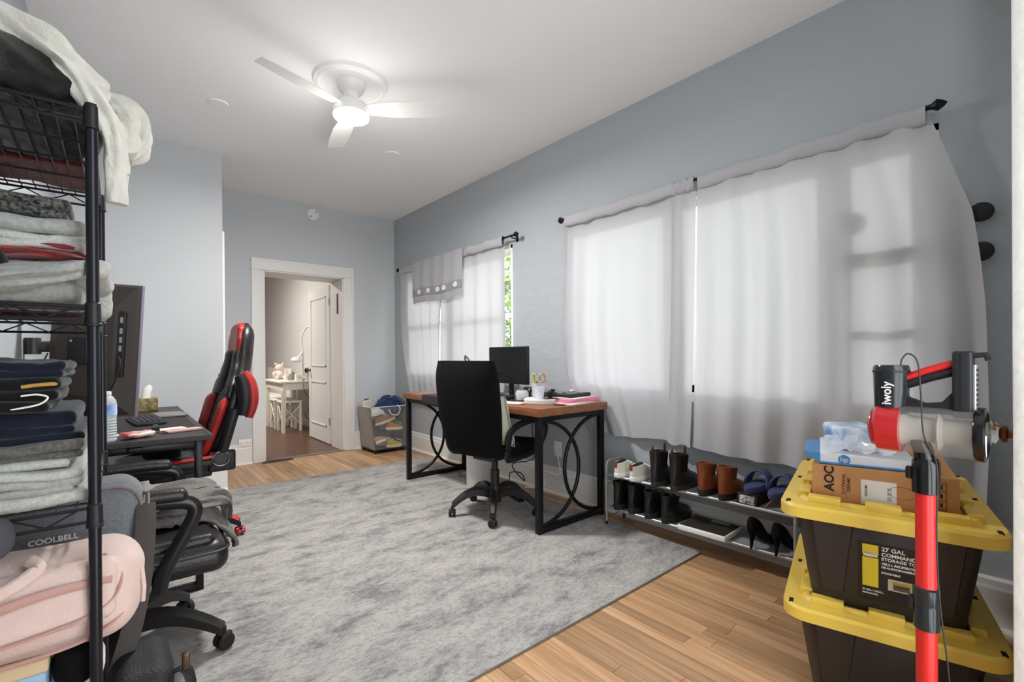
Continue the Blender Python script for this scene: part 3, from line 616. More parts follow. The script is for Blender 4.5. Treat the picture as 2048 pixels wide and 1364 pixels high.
# things at the back of the desk left of monitor
ls = thing('laptop_stand', 'silver folding stand sticking up behind the fabric chair', 'stand', (2.36, 3.32, DZ+.004), 1.2)
mk('hoop', B().tube(spline([(-.09, 0, .0), (-.09, .02, .2), (-.05, .06, .3), (.05, .06, .3), (.09, .02, .2), (.09, 0, 0)], 6), .008, 8, flat=1.8), 'steel', ls)
lmp = thing('table_lamp', 'small pale table lamp half hidden behind the monitor', 'lamp', (2.47, 3.12, DZ+.004))
mk('base', B().lathe([(.05, 0), (.05, .012), (.012, .02), (.01, .2)], 20), 'white_plastic', lmp); mk('shade', B().lathe([(.085, .15), (.06, .31)], 24), M('shade_c', '#d6d2cb', .8), lmp)
tag(mk('monitor_cable', B().tube(spline([(2.385, 2.9, .98), (2.3, 2.98, .96), (2.2, 2.95, .9), (2.2, 2.9, .82), (2.33, 2.86, .80)], 6), .004, 6), 'black'), 'black cable looping beside the monitor', 'cable')
# things under the desk
pur = thing('waste_bin', 'plain white round bin under the desk behind the chair', 'bin', (2.33, 3.2, .0005)); mk('body', B().lathe([(.001, 0), (.10, 0), (.105, .01), (.108, .3), (.103, .305), (.098, .3), (.096, .015), (.001, .012)], 32), 'white_plastic', pur)
psr = thing('power_strip', 'black power strip with plugs under the desk', 'power strip', (2.35, 2.78, .0095), 1.3)
mk('body', B().rbox((0, 0, .018), (.3, .05, .036), .006), 'black', psr)
for i in range(4): mk('plug', B().rbox((-.1+.065*i, 0, .05), (.03, .03, .03), .006), 'black' if i % 2 else 'white_plastic', psr)
tag(mk('desk_cable', B().tube(spline([(2.36, 2.83, .08), (2.42, 2.9, .16), (2.38, 2.72, .2), (2.45, 2.76, .12), (2.4, 2.85, .24), (2.52, 2.72, .3), (2.5, 2.72, .52), (2.52, 2.72, .69)], 6), .0045, 6), 'black'), 'black tangled cable hanging under the desk', 'cable')
tag(mk('desk_cable', B().tube(spline([(2.40, 2.7, .09), (2.46, 2.55, .13), (2.5, 2.6, .22), (2.58, 2.5, .2), (XW-.02, 2.62, .33)], 6), .0045, 6), 'white_plastic'), 'white cable running to the wall outlet under the desk', 'cable')

# ------------------------------------------------------------------ office chairs
def caster(parent, loc, rz, r, wheel_mat, hub_mat=None):
    c_ = mk('caster', B().tube([(0, 0, r*2.75), (0, 0, r*1.5)], r*.3, 10).rbox((0, r*.25, r*1.55), (r*.75, r*1.5, r*.8), r*.3), 'rubber', parent); c_.location = loc; c_.rotation_euler = (0, 0, rz)
    for s in (-1, 1):
        mk('wheel', B().lathe([(.001, s*r*.2), (r*.95, s*r*.22), (r, s*r*.35), (r, s*r*.7), (r*.85, s*r*.85), (.001, s*r*.9)], 20, (0, 0, r), 'X'), wheel_mat, c_)
        if hub_mat: mk('hub', B().lathe([(r*.3, s*r*.9), (r*.72, s*r*.9), (r*.72, s*r*.96), (r*.3, s*r*.97), (.001, s*r*.97)], 20, (0, 0, r), 'X'), hub_mat, c_)
def star_base(parent, R, a0, mat, z_hub=.12, cr=.028, wheel='rubber', hub=None, cap=None, arch=.03, wd=.028, zf=0):
    hb = mk('hub', B().lathe([(.001, z_hub-.06), (.045, z_hub-.055), (.05, z_hub), (.042, z_hub+.03), (.03, z_hub+.06), (.001, z_hub+.06)], 24), mat, parent)
    for i in range(5):
        a = a0+i*2*PI/5; ca, sa = math.cos(a), math.sin(a); rings = []
        for k in range(9):
            t_ = k/8; rr = .03+(R-.03)*t_; z = z_hub+arch*math.sin(t_*PI)-(z_hub-cr*2.45-.012)*t_**1.6; hw = wd*(1.15-.4*t_); hh = .026*(1.2-.45*t_)
            rings.append([(rr*ca-sa*q*hw, rr*sa+ca*q*hw, z+h_*hh) for q, h_ in ((-1, -1), (1, -1), (1, .5), (.6, 1), (-.6, 1), (-1, .5))])
        mk('spoke', B().loft(rings), mat, parent)
        if cap: 
            rg_ = [[(p[0], p[1], p[2]+.0045) for p in r_] for r_ in rings[5:]]; mk('spoke_cap', B().loft([[((p[0]-0)*1.0, p[1], p[2]) for p in (r_[3], r_[4], r_[5], r_[2])] for r_ in rg_]), cap, parent)
        caster(parent, (R*ca, R*sa, zf), a+random.uniform(-.8, .8), cr, wheel, hub)

# fabric task chair at the wooden desk (local forward = +Y)
ch = thing('office_chair', 'black fabric high-back office chair at the wooden desk', 'chair', (2.03, 2.60, .0095), -PI/2+.2)
star_base(ch, .305, math.radians(-52.5), 'dark_plastic', .13, .026, arch=.045)
mk('gas_column', B().cyl((0, 0, .13), (0, 0, .30), .032).cyl((0, 0, .3), (0, 0, .40), .022), 'dark_plastic', ch)
mk('tilt_mechanism', B().rbox((0, 0, .405), (.2, .26, .05), .02), 'dark_plastic', ch)
def seatw(p): 
    q = Vector(p); q.z += -.03*max(0, (q.y-.1)/.16)**2*.5 + .012*(q.x/.25)**2; return q
mk('seat', B().rbox((0, .02, .47), (.50, .50, .09), .045, 4, 6, seatw), 'black_fabric', ch)
rings = []
for i in range(15):
    t_ = i/14; z = .44+.63*t_; yb = -.225-.10*t_-.02*math.sin(t_*PI); hw = (.215+.05*math.sin(min(1, t_*1.7)*PI/2)); th = .068
    if i == 0: hw *= .8; th *= .5
    if i >= 12: f = (i-11)/3; hw *= 1-.08*f**2; th *= 1-.45*f**2
    n = 20; ring = []
    for k in range(n):
        a = 2*PI*k/n; c_, s_ = math.cos(a), math.sin(a); e_ = .5
        x = hw*math.copysign(abs(c_)**e_, c_); y = th*math.copysign(abs(s_)**.7, s_)
        ring.append((x, yb+y+.03*(x/.24)**2, z))
    rings.append(ring)
mk('backrest', B().loft(rings), 'black_fabric', ch, ang=60)
mk('headrest_cushion', B().rbox((0, -.30, .985), (.36, .10, .16), .05, 4), 'black_fabric', ch)
for s in (-1, 1):
    mk('armrest', B().tube(spline([(s*.27, -.19, .50), (s*.275, -.17, .60), (s*.275, -.08, .645), (s*.275, .08, .663), (s*.275, .20, .645), (s*.27, .235, .59), (s*.26, .22, .52), (s*.24, .16, .44), (s*.235, -.02, .42), (s*.25, -.16, .43), (s*.27, -.19, .50)], 5), .024, 8, flat=.8), M('arm_blk', '#18181a', .35), ch)
mk('tilt_lever', B().tube([(.0, .05, .40), (-.16, .08, .395), (-.24, .1, .395)], .008, 8), 'black', ch)
cu = thing('cushion', 'sage green cushion standing on the fabric chair seat', 'cushion', (1.945, 2.5, .525), -PI/2+.2, rx=.3)
def cf(p):
    q = Vector(p); ex = 1-max(abs(q.x)/.2, abs(q.z-.17)/.19)**4*.75; q.y *= max(.12, ex); return q+nz(q, 6, .012)
mk('cover', B().rbox((0, -.02, .17), (.36, .11, .35), .03, 2, 12, cf), 'cloth_sage', cu)
mk('piping', B().tube([(x, -.015, z) for x, z in ((-.19, 0), (0, .004), (.19, 0), (.186, .17), (.19, .35), (0, .346), (-.19, .35), (-.186, .17))], .004, 6, closed=True), M('sage_dk', '#8f9380', .9), cu)

# ------------------------------------------------------------------ bin of shoes in the corner
bn = thing('shoe_bin', 'clear-fronted grey bin on casters full of shoes in the corner', 'bin', (2.345, 5.20, 0))
M('acrylic', '#dfe6e8', .08, alpha=.07, spec=.3); M('bin_grey', '#9a958f', .3, metal=.5)
hx0, hx1, hy = .14, .185, .185; z0, z1 = .05, .53
def quad_wall(b, p0, p1, q1, q0, t_=.004):
    n = (Vector(p1)-Vector(p0)).cross(Vector(q0)-Vector(p0)).normalized()*t_
    b.loft([[p0, p1, q1, q0], [tuple(Vector(k_)+n) for k_ in (p0, p1, q1, q0)]]); return b
mk('side_panel', quad_wall(B(), (-hx0, -hy, z0), (-hx0, hy, z0), (-hx1, hy, z1), (-hx1, -hy, z1)), 'bin_grey', bn, smooth=False)
mk('back_panel', quad_wall(B(), (-hx0, hy, z0), (hx1+.06, hy, z0), (hx1+.10, hy, z1), (-hx1, hy, z1)), 'bin_grey', bn, smooth=False)
mk('side_panel', quad_wall(B(), (hx1+.06, -hy, z0), (hx1+.06, hy, z0), (hx1+.10, hy, z1), (hx1+.10, -hy, z1)), 'bin_grey', bn, smooth=False)
mk('front_panel', quad_wall(B(), (-hx0, -hy, z0), (hx1+.06, -hy, z0), (hx1+.10, -hy, z1), (-hx1, -hy, z1), .003), 'acrylic', bn, smooth=False)
mk('bottom', B().bb((-hx0, -hy, z0-.015), (hx1+.06, hy, z0)), 'black', bn, smooth=False)
for x in (-.12, .21):
    for y in (-.165, .165): mk('caster', B().cyl((x-.012, y, .018), (x+.012, y, .018), .018).cyl((x, y, .02), (x, y, .04), .008), 'rubber', bn)
mk('rim', B().tube([(-hx1, -hy, z1), (hx1+.1, -hy, z1), (hx1+.1, hy, z1), (-hx1, hy, z1)], .005, 6, closed=True), M('rim_g', '#cfcfd0', .3), bn)

# shoes: stacks of rounded outlines
def ring(z, ya, yb, hw, n=20, tilt=0, toe=.8):
    o = []; L_ = (yb-ya)/2; cy = (ya+yb)/2
    for k in range(n):
        a = 2*PI*k/n; c_, s_ = math.cos(a), math.sin(a); yy = L_*math.copysign(abs(s_)**.85, s_); tt = (yy/L_+1)/2
        o.append((hw*math.copysign(abs(c_)**.85, c_)*(1-.18*(1-tt) if toe else 1), cy+yy, z+tilt*yy/L_))
    return o
def low_shoe(nm, lab, loc, rz, um, sm, tab=None, group=None, L_=.27, lace='white_plastic', rx=0, ry=0):
    s = thing(nm, lab, 'shoe', loc, rz, group, rx=rx, ry=ry)
    mk('sole', B().loft([ring(0, .005, L_, .043), ring(.008, 0, L_+.004, .046), ring(.026, 0, L_+.003, .046), ring(.03, .003, L_, .044)]), sm, s)
    mk('upper', B().loft([ring(.029, .004, L_-.004, .042), ring(.045, .002, L_-.008, .042), ring(.06, .004, L_-.045, .039), ring(.075, .006, L_-.095, .036), ring(.088, .004, L_-.125, .031, tilt=.004), ring(.094, .002, L_-.145, .029, tilt=.006)], True), um, s, ang=60)
    mk('lining', B().loft([ring(.0955, .012, .118, .023, tilt=.007), ring(.0965, .016, .112, .019, tilt=.007)]), 'black_matte', s)
    for i in range(4): mk('lace', B().tube([(-.02, .125+.018*i, .089-.008*i), (0, .128+.018*i, .096-.008*i), (.02, .125+.018*i, .089-.008*i)], .003, 6), lace, s)
    if tab: mk('heel_tab', B().rbox((0, .004, .085), (.022, .009, .04), .004), tab, s)
    return s
def boot(nm, lab, loc, rz, um, sm, hgt=.20, tabs=None, group=None, L_=.28, gore='black_fabric', heel=.03):
    s = thing(nm, lab, 'boot', loc, rz, group)
    mk('sole', B().loft([ring(0, .005, L_, .044), ring(heel*.9, 0, L_+.004, .047), ring(heel, .002, L_, .046)]), sm, s)
    mk('upper', B().loft([ring(heel, .004, L_-.004, .043), ring(heel+.025, .0, L_-.01, .043), ring(heel+.045, 0, L_-.05, .041), ring(heel+.065, .002, L_-.105, .038), ring(heel+.09, .006, L_-.14, .037), ring(hgt*.75+.01, .008, L_-.148, .040), ring(hgt, .0, L_-.14, .043, tilt=-.006), ring(hgt, .008, L_-.148, .036, tilt=-.006), ring(hgt*.7, .014, L_-.158, .031)], True), um, s, ang=60)
    for sx in (-1, 1): mk('elastic_gore', B().loft([[(sx*.0405, .05, heel+.075), (sx*.0405, .095, heel+.075), (sx*.0455, .105, hgt-.006), (sx*.0455, .045, hgt-.006)], [(sx*.034, .05, heel+.075), (sx*.034, .095, heel+.075), (sx*.041, .105, hgt-.006), (sx*.041, .045, hgt-.006)]]), gore, s, smooth=False)
    if tabs:
        for y in (.002, L_-.143): mk('pull_tab', B().tube([(0, y, hgt-.02), (0, y, hgt+.02), (0, y+.004, hgt+.034), (0, y+.008, hgt+.02), (0, y+.008, hgt-.02)], .0095, 6, flat=.25), tabs, s)
    return s
M('shoe_cream', '#d8d3c6', .7, bump=.2, bscale=120); M('tan_suede', '#a98a63', .85); M('brown_suede', '#7a5234', .85); M('brown_leather', '#7c3f22', .35); M('maroon_leather', '#4a2320', .35); M('gum', '#cdb994', .6)
BX, BY = 2.345, 5.20
low_shoe('sneaker', 'tan lace-up sneaker lying behind the clear front of the bin', (BX-.09, BY-.125, .10), -1.35, 'tan_suede', 'shoe_cream', L_=.25, ry=-.9)
low_shoe('sneaker', 'brown shoe at the lower left of the clear bin', (BX-.03, BY-.06, .06), -1.0, 'brown_leather', 'gum', L_=.25)
low_shoe('sneaker', 'dark brown slip-on slanting across the clear bin', (BX-.10, BY-.12, .31), -1.5, 'brown_suede', 'gum', L_=.26, rx=.25, lace='shoe_cream')
low_shoe('sneaker', 'reddish brown shoe behind the tan sneaker in the bin', (BX-.08, BY+.02, .17), -1.2, 'maroon_leather', 'brown_suede', L_=.25)
low_shoe('sneaker', 'orange-brown shoe at the upper right of the clear bin', (BX+.03, BY-.09, .25), -1.9, M('orange_leather', '#a2632f', .4), 'gum', L_=.2)
low_shoe('sneaker', 'yellow-soled shoe at the bottom right of the clear bin', (BX+.02, BY-.13, .052), -1.7, M('olive', '#a59333', .6), 'gum', L_=.19)
low_shoe('sneaker', 'black shoe in the middle of the clear bin', (BX-.06, BY+.05, .27), -.8, 'black', 'rubber', L_=.26)
low_shoe('sneaker', 'dark shoe filling the back of the clear bin', (BX+.0, BY+.08, .36), -1.7, 'maroon_leather', 'rubber', L_=.22)
low_shoe('sneaker', 'white shoe poking out under the blue cloth in the bin', (BX-.14, BY-.08, .42), -1.25, 'shoe_cream', 'white_plastic', L_=.25, lace='black')
ck = low_shoe('sneaker', 'black and white checkered shoe on top of the bin', (BX-.15, BY+.12, .5), -1.05, 'shoe_cream', 'white_plastic', L_=.26)
for i in range(5): 
    o = mk('check_square', B().box((0, 0, 0), (.017, .017, .004)), 'black', ck, smooth=False); o.location = ((i % 2)*.03-.015, .15+.018*i, .082-.008*i); o.rotation_euler = (-.3, 0, .78)
bc_ = thing('blue_cloth', 'crumpled navy blue garment on top of the shoe bin', 'clothing', (BX+.12, BY-.02, .47))
mk('cloth', B().ball((0, 0, .06), (.15, .15, .11), 28, 16, lambda p: p+nz(p, 11, .06, 1)+nz(p, 26, .022, 2)), 'cloth_blue', bc_)
tag(mk('shoelace_cord', B().tube(spline([(BX+.03, BY-.192, .50), (BX+.06, BY-.2, .44), (BX+.14, BY-.2, .43), (BX+.17, BY-.195, .5), (BX+.14, BY-.18, .54)], 6), .006, 6), 'shoe_cream'), 'pale cord loop over the front of the shoe bin', 'cord')

# ------------------------------------------------------------------ shoe rack
RL = 1.10; ra = math.atan2(.04, 1.1)
rk = thing('shoe_rack', 'two-tier grey metal shoe rack under the wide window', 'shoe rack', (2.435, 1.935, 0), -PI/2+ra)
# local +X runs along the wall towards the camera, local +Y towards the wall
RD = .195
for x in (0, RL):
    z0_ = .0095 if x == 0 else 0
    pts = [(x, 0, z0_+.012), (x, 0, .39)]+[(x, .03-.03*math.cos(a), .39+.03*math.sin(a)) for a in (.4, .8, 1.2, 1.57)]+[(x, RD-.03, .42)]+[(x, RD-.03+.03*math.sin(a), .39+.03*math.cos(a)) for a in (.4, .8, 1.2, 1.57)]+[(x, RD, .012)]
    mk('end_frame', B().tube(pts, .0075, 8), 'silver_tube', rk)
    for y in (0, RD): mk('foot_cap', B().cyl((x, y, z0_ if y == 0 else 0), (x, y, .03), .009, n=10), 'black', rk)
    for z in (.30, .085): mk('cross_wire', B().cyl((x, 0, z-.03), (x, RD, z-.03), .003, n=6), 'steel', rk)
for z in (.335, .125):
    t_ = mk('shelf', B().bb((0.01, 0.0, z-.004), (RL-.01, RD, z)), M('shelf_grey', '#a6a7aa', .5, metal=.3), rk, smooth=False)
    for y in (0, RD): mk('shelf_rail', B().cyl((0, y, z-.004), (RL, y, z-.004), .009, n=10), 'silver_tube', t_)
    mk('shelf_lip', B().bb((.01, RD-.004, z), (RL-.01, RD, z+.03)), 'shelf_grey', t_, smooth=False)
def rp(x, y, z): # rack local to world
    a = -PI/2+ra; return (2.435+x*math.cos(a)-y*math.sin(a), 1.935+x*math.sin(a)+y*math.cos(a), z)
TS, BS = .3355, .1255
RA = -PI/2+ra
low_shoe('sneaker', 'white sneaker at the end of the rack, left of its pair', rp(.10, -.045, TS), RA+.0, 'shoe_cream', 'white_plastic', 'brown_leather', 'white sneaker pair', .26)
low_shoe('sneaker', 'white sneaker beside the black boots on the rack', rp(.215, -.05, TS), RA-.1, 'shoe_cream', 'white_plastic', 'brown_leather', 'white sneaker pair', .26)
M('boot_blk', '#1f1c1b', .38, var=.2); M('tab_dk', '#5a2a20', .6)
boot('ankle_boot', 'black leather pull-on boot with brown tabs, left of its pair', rp(.37, -.06, TS), RA, 'boot_blk', M('sole_dk', '#33291f', .6), .205, 'tab_dk', 'black boots on top tier')
boot('ankle_boot', 'black leather pull-on boot with brown tabs, next to the brown boots', rp(.49, -.055, TS), RA-.06, 'boot_blk', 'sole_dk', .205, 'tab_dk', 'black boots on top tier')
boot('ankle_boot', 'brown leather ankle boot next to the black boots', rp(.645, -.03, TS), RA, 'brown_leather', 'rubber', .175, None, 'brown ankle boots', .26, M('gore_br', '#4f2a1a', .8), .035)
boot('ankle_boot', 'brown leather ankle boot next to the blue sandals', rp(.755, -.03, TS), RA-.05, 'brown_leather', 'rubber', .175, None, 'brown ankle boots', .26, 'gore_br', .035)
M('foam_blue', '#3d4468', .8)
def slide(lab, loc, rz, rx=0):
    s = thing('slide_sandal', lab, 'sandal', loc, rz, 'blue slide sandals', rx=rx)
    mk('footbed', B().loft([ring(0, .005, .265, .043), ring(.012, 0, .27, .049), ring(.03, 0, .27, .05), ring(.036, .005, .266, .047)]), 'foam_blue', s)
    def sf(u, v):
        a = PI*u; return (.053*math.cos(a), .13+.085*(v-.5)*(1-.35*math.sin(a))+.02*math.sin(a), .02+.075*math.sin(a)**.8)
    b = B().grid(sf, 16, 4); o = mk('strap', b, 'foam_blue', s); md = o.modifiers.new('thick', 'SOLIDIFY'); md.thickness = .009
slide('dark blue slide sandal next to the brown boots', rp(.885, -.02, TS+.062), RA-.08)
slide('dark blue slide sandal at the tote end of the rack', rp(1.0, -.025, TS+.058), RA-.12)
sbx = thing('shoe_box', 'small black box with white print under the blue sandal', 'box', rp(.88, -.0, TS), RA); mk('carton', B().rbox((0, .09, .03), (.1, .19, .06), .004), M('box_blk', '#1d1b1c', .5), sbx)
mk('white_print', B().box((0, -.006, .03), (.075, .002, .042)), M('print_w', '#1d1b1c', .5, col2='#d8d8d8', vscale=70), sbx, smooth=False)
def heel(lab, loc, rz, mat='black_fabric', grp=None, H=.095, rx=0, ry=0, nm='high_heel', extra=None):
    s = thing(nm, lab, 'shoe', loc, rz, grp, rx=rx, ry=ry)
    def zz(y): t_ = min(1, max(0, (y-.03)/.13)); return H*(.5+.5*math.cos(PI*t_))+.006
    rings = []
    for i in range(15):
        y = .0+.235*i/14; hw = .028+.012*math.sin(min(1, y/.17)*PI/2) if y < .17 else .04*math.sqrt(max(.02, 1-((y-.17)/.066)**2)); hh = (.065-.25*y if y < .07 else .045-.02*min(1, (y-.07)/.05)) if y < .15 else .032-.1*(y-.15)*.9; b0 = zz(y)
        if i == 0: hw *= .5
        rings.append([(hw*math.cos(a), y, b0+(hh*max(0, math.sin(a))**.7 if math.sin(a) > 0 else -.003)) for a in [2*PI*k/14 for k in range(14)]])
    mk('upper', B().loft(rings), mat, s, ang=60)
    mk('insole', B().loft([[(q*.02, y, zz(y)+h_) for q, h_ in ((-1, .0), (1, .0), (1, .001), (-1, .001))] for y in (.02, .05, .08)]), 'black_matte', s)
    mk('stiletto_heel', B().tube([(0, .012, H+.006), (0, .018, H*.7), (0, .012, H*.35), (0, .008, 0)], [.022, .014, .008, .006], 10), mat, s)
    return s
heel('black suede high heel on the lower tier, left of its pair', rp(.905, -.03, BS), RA-.2, grp='black suede heels')
heel('black suede high heel on the lower tier beside the rack leg', rp(1.02, -.03, BS), RA-.25, grp='black suede heels')
hs_ = heel('dark strappy heel lying on its side under the blue sandals', rp(1.075, .02, TS+.035), RA-.9, M('heel_dk', '#2c282a', .5), None, .08, ry=1.45)
tag(mk('sandal_strap', B().tube(spline([rp(.965, 0, TS+.01), rp(1.0, .01, TS+.05), rp(1.06, .03, TS+.055), rp(1.09, .05, TS+.02)], 6), .006, 6, flat=.4), M('coral', '#c8605f', .5)), 'coral strap of a sandal under the blue slides', 'strap')
for i, (x, lab) in enumerate(((.085, 'tall black leather boot on the lower tier, nearest the desk leg'), (.19, 'tall black leather boot on the lower tier, second from the desk leg'), (.305, 'black leather boot on the lower tier, third from the desk leg'), (.415, 'black leather boot on the lower tier beside the bathroom scale'))):
    boot('ankle_boot', lab, rp(x, -.03, BS), RA-.05*i, M('boot_shiny', '#131112', .28), 'rubber', .175 if i < 2 else .16, None, 'black boots on lower tier', .26, 'black_fabric', .035)
sl = thing('bathroom_scale', 'white and black bathroom scale on the lower rack tier', 'scale', rp(.655, .055, BS), RA)
mk('body', B().rbox((0, 0, .018), (.27, .22, .03), .008), 'white_plastic', sl); mk('mat', B().rbox((-.0, .0, .034), (.25, .20, .004), .0015), M('scale_mat', '#2a2521', .7), sl); mk('display_window', B().rbox((0.03, .075, .0368), (.1, .035, .003), .001), M('disp', '#8a8782', .2), sl)
for x in (-.11, .11): mk('foot', B().cyl((x, 0, 0), (x, 0, .004), .02), 'rubber', sl)
# ------------------------------------------------------------------ totes
def rr(hx, hy, r, z, n=6):
    o = []
    for (cx_, cy_, a0) in ((hx-r, hy-r, 0), (-hx+r, hy-r, PI/2), (-hx+r, -hy+r, PI), (hx-r, -hy+r, 1.5*PI)):
        for k in range(n+1): a = a0+PI/2*k/n; o.append((cx_+r*math.cos(a), cy_+r*math.sin(a), z))
    return o
TA = math.radians(13); TC = (2.04, .42)
def tote(lab, z, rz, dx=0):
    t = thing('storage_tote', lab, 'tote', (TC[0]+dx, TC[1], z), rz, 'black and yellow storage totes')
    mk('body', B().loft([rr(.305, .178, .04, 0), rr(.31, .183, .045, .01), rr(.345, .22, .05, .30), rr(.342, .217, .05, .31)]), 'tote_black', t, ang=30)
    for s in (-1, 1):      # raised trapezoid panels on the short ends
        for y in (-.125, .125):
            xa, xb_ = .3175, .3475; mk('side_rib', B().loft([[(s*(xa-.004), y-.03, .06), (s*(xa-.004), y+.03, .06), (s*(xb_-.004), y+.055, .285), (s*(xb_-.004), y-.055, .285)], [(s*(xa+.007), y-.026, .064), (s*(xa+.007), y+.026, .064), (s*(xb_+.004), y+.05, .282), (s*(xb_+.004), y-.05, .282)]]), 'tote_black', t, smooth=False)
            mk('handle_lip', B().rbox((s*.352, y, .287), (.022, .085, .012), .004), 'tote_black', t)
    for s in (-1, 1):
        for x in (-.2, 0, .2): mk('side_rib', B().loft([[(x-.03, s*.186, .06), (x+.03, s*.186, .06), (x+.05, s*.217, .285), (x-.05, s*.217, .285)], [(x-.026, s*.197, .064), (x+.026, s*.197, .064), (x+.045, s*.228, .282), (x-.045, s*.228, .282)]]), 'tote_black', t, smooth=False)
    ld = mk('lid', B().loft([rr(.372, .252, .06, .285), rr(.385, .265, .07, .287), rr(.385, .265, .07, .318), rr(.379, .259, .066, .327), rr(.335, .215, .05, .328), rr(.328, .208, .048, .338), rr(.318, .198, .045, .338), rr(.312, .192, .045, .318), rr(.30, .18, .04, .316)]), 'yellow', t, ang=30)
    for s in (-1, 1):
        for y in (-.145, .0, .145): mk('lid_tab', B().rbox((s*.322, y, .337), (.036, .085, .026), .004), 'yellow', ld)
        for x in (-.24, -.08, .08, .24): mk('lid_tab', B().rbox((x, s*.202, .337), (.09, .036, .026), .004), 'yellow', ld)
        for x in (-.345, 0, .345): mk('lid_slot', B().rbox((x, s*.24, .3265), (.026, .012, .005), .002), 'black_matte', ld)
    return t
tote('black storage tote with yellow lid standing on the floor, lower of two', 0, TA+.02)
t2 = tote('black storage tote with yellow lid stacked on top, carrying the carton', .318, TA)
# print on the upper tote's short end (local -X face leans outwards)
lb = mk('product_label', B().loft([[(-.3120, .06, .055), (-.3120, -.11, .055), (-.334, -.11, .235), (-.334, .06, .235)], [(-.3172, .06, .055), (-.3172, -.11, .055), (-.3389, -.11, .235), (-.3389, .06, .235)]]), M('label_blk', '#191716', .35), t2, smooth=False)
def lf_(y, z, d=.0006): return (-.3174-.1207*(z-.055)-d, y-.01, z)
def lrect(nm, y0, y1, z0, z1, mat): mk(nm, B().loft([[lf_(y0, z0, .0), lf_(y1, z0, 0), lf_(y1, z1, 0), lf_(y0, z1, 0)], [lf_(y0, z0), lf_(y1, z0), lf_(y1, z1), lf_(y0, z1)]]), mat, lb, smooth=False)
M('lab_yel', '#d6c02c', .4); M('lab_w', '#d9d7d2', .5)
lrect('yellow_panel', .06, .022, .10, .19, 'lab_yel'); lrect('yellow_panel', .06, .022, .20, .23, 'lab_yel'); lrect('logo_band', .058, .024, .193, .206, 'lab_w'); lrect('tote_picture', .0, -.06, .1, .135, M('pic', '#b4a58a', .6)); lrect('tote_picture_box', -.012, -.05, .104, .12, 'black'); lrect('tote_picture_lid', -.01, -.052, .12, .129, 'lab_yel'); lrect('barcode', -.075, -.097, .062, .08, 'lab_w')
def ltext(s, y, z, size): txt('label_text', s, size, 'lab_w', lb, frame(lf_(y, z, .001), (0, -1, 0), (-.1207, 0, 1)), .0002, 'LEFT', .0004)
ltext('27 GAL', .015, .222, .017); ltext('COMMANDER', .015, .206, .015); ltext('STORAGE TOTE', .015, .192, .013); ltext('102.2 L RECIPIENTE', .015, .178, .009); ltext('DE ALMACENAMIENTO', .015, .167, .008); ltext('STACKABLE', .015, .15, .008); ltext('27 GAL / 102.2 L', .06, .088, .007); ltext('MADE IN USA', .06, .078, .006)

# ------------------------------------------------------------------ carton and packages on the totes
def tl(x, y, z): return (TC[0]+x*math.cos(TA)-y*math.sin(TA), TC[1]+x*math.sin(TA)+y*math.cos(TA), z)
CZ = .318+.316
cb = thing('monitor_carton', 'brown cardboard monitor carton lying in the upper tote lid', 'box', tl(-.02, .005, CZ+.0005), TA)
mk('carton', B().rbox((0, 0, .062), (.53, .35, .124), .003, 1), 'cardboard', cb)
CX = -.2655
def ctext(s, y, z, size, bold=0, vert=True, mat='black'):
    txt('carton_print', s, size, mat, cb, frame((CX, y, z), (0, 0, 1), (0, 1, 0)) if vert else frame((CX, y, z), (0, -1, 0), (0, 0, 1)), .0003, 'CENTER', bold)
ctext('AOC', .128, .083, .036, .0012); ctext('21.5"(54.6cm)', .092, .07, .011, .0002); ctext('22B2HM2', .078, .07, .011, .0002)
mk('print_line', B().box((CX, .085, .07), (.0006, .0008, .09)), 'black', cb, smooth=False)
mk('shipping_label', B().box((CX, .005, .055), (.0008, .085, .075)), 'lab_w', cb, smooth=False)
CXo = CX; CX = -.2662; ctext('22B2HM2', .035, .06, .009, .0001); ctext('||||| ||| |||', -.02, .055, .012)
CX = CXo
for i in range(4):
    z = .02+.026*i; mk('handling_symbol', B().tube([(CX, -.148, z-.011), (CX, -.125, z-.011), (CX, -.125, z+.011), (CX, -.148, z+.011)], .0008, 4, closed=True).box((CX, -.1365, z), (.0006, .006, .012)), 'black', cb, smooth=False)
mk('hand_hole', B().tube([(CX, -.05+.03*math.cos(a)*1.1, .065+.018*math.sin(a)) for a in [2*PI*i/16 for i in range(16)]], .001, 4, closed=True), M('card_dk', '#8a5f3a', .8), cb)
PZ = CZ+.1255
M('pk_blue', '#3d86c0', .4); M('pk_white', '#dfe3e8', .35); M('film', '#e8eaf0', .12, alpha=.6)
hpb = thing('printer_pack', 'white and blue printer supply pack on the carton', 'package', tl(-.10, .05, PZ), TA+.06)
mk('pack', B().rbox((0, 0, .018), (.33, .24, .034), .004), 'pk_white', hpb); mk('blue_base', B().rbox((.0, -.0, .004), (.336, .246, .007), .002), 'pk_blue', hpb); mk('blue_flap', B().loft([[(-.165, .12, .034), (.1, .12, .034), (.1, .12, .002), (-.165, .12, .002)], [(-.16, .165, .036), (.08, .16, .036), (.08, .158, .033), (-.16, .163, .033)]]), 'pk_blue', hpb, smooth=False)
mk('round_logo', B().lathe([(.001, -.0008), (.016, -.0008), (.016, 0)], 24, (-.1655, .055, .018), 'X'), 'pk_blue', hpb); txt('logo_text', 'hp', .022, 'pk_white', hpb, frame((-.1672, .055, .019), (0, -1, 0), (0, 0, 1)), .0003)
pb = thing('paper_pack', 'blue and white wrapped pack on top behind the vacuum cup', 'package', tl(-.09, .075, PZ+.036), TA+.3); mk('wrap', B().rbox((0, 0, .035), (.2, .13, .07), .015, 2, 5, lambda p: p+nz(p, 14, .008)), M('wrap_mix', '#dfe6ee', .25, col2='#4a93cf', vscale=14), pb)
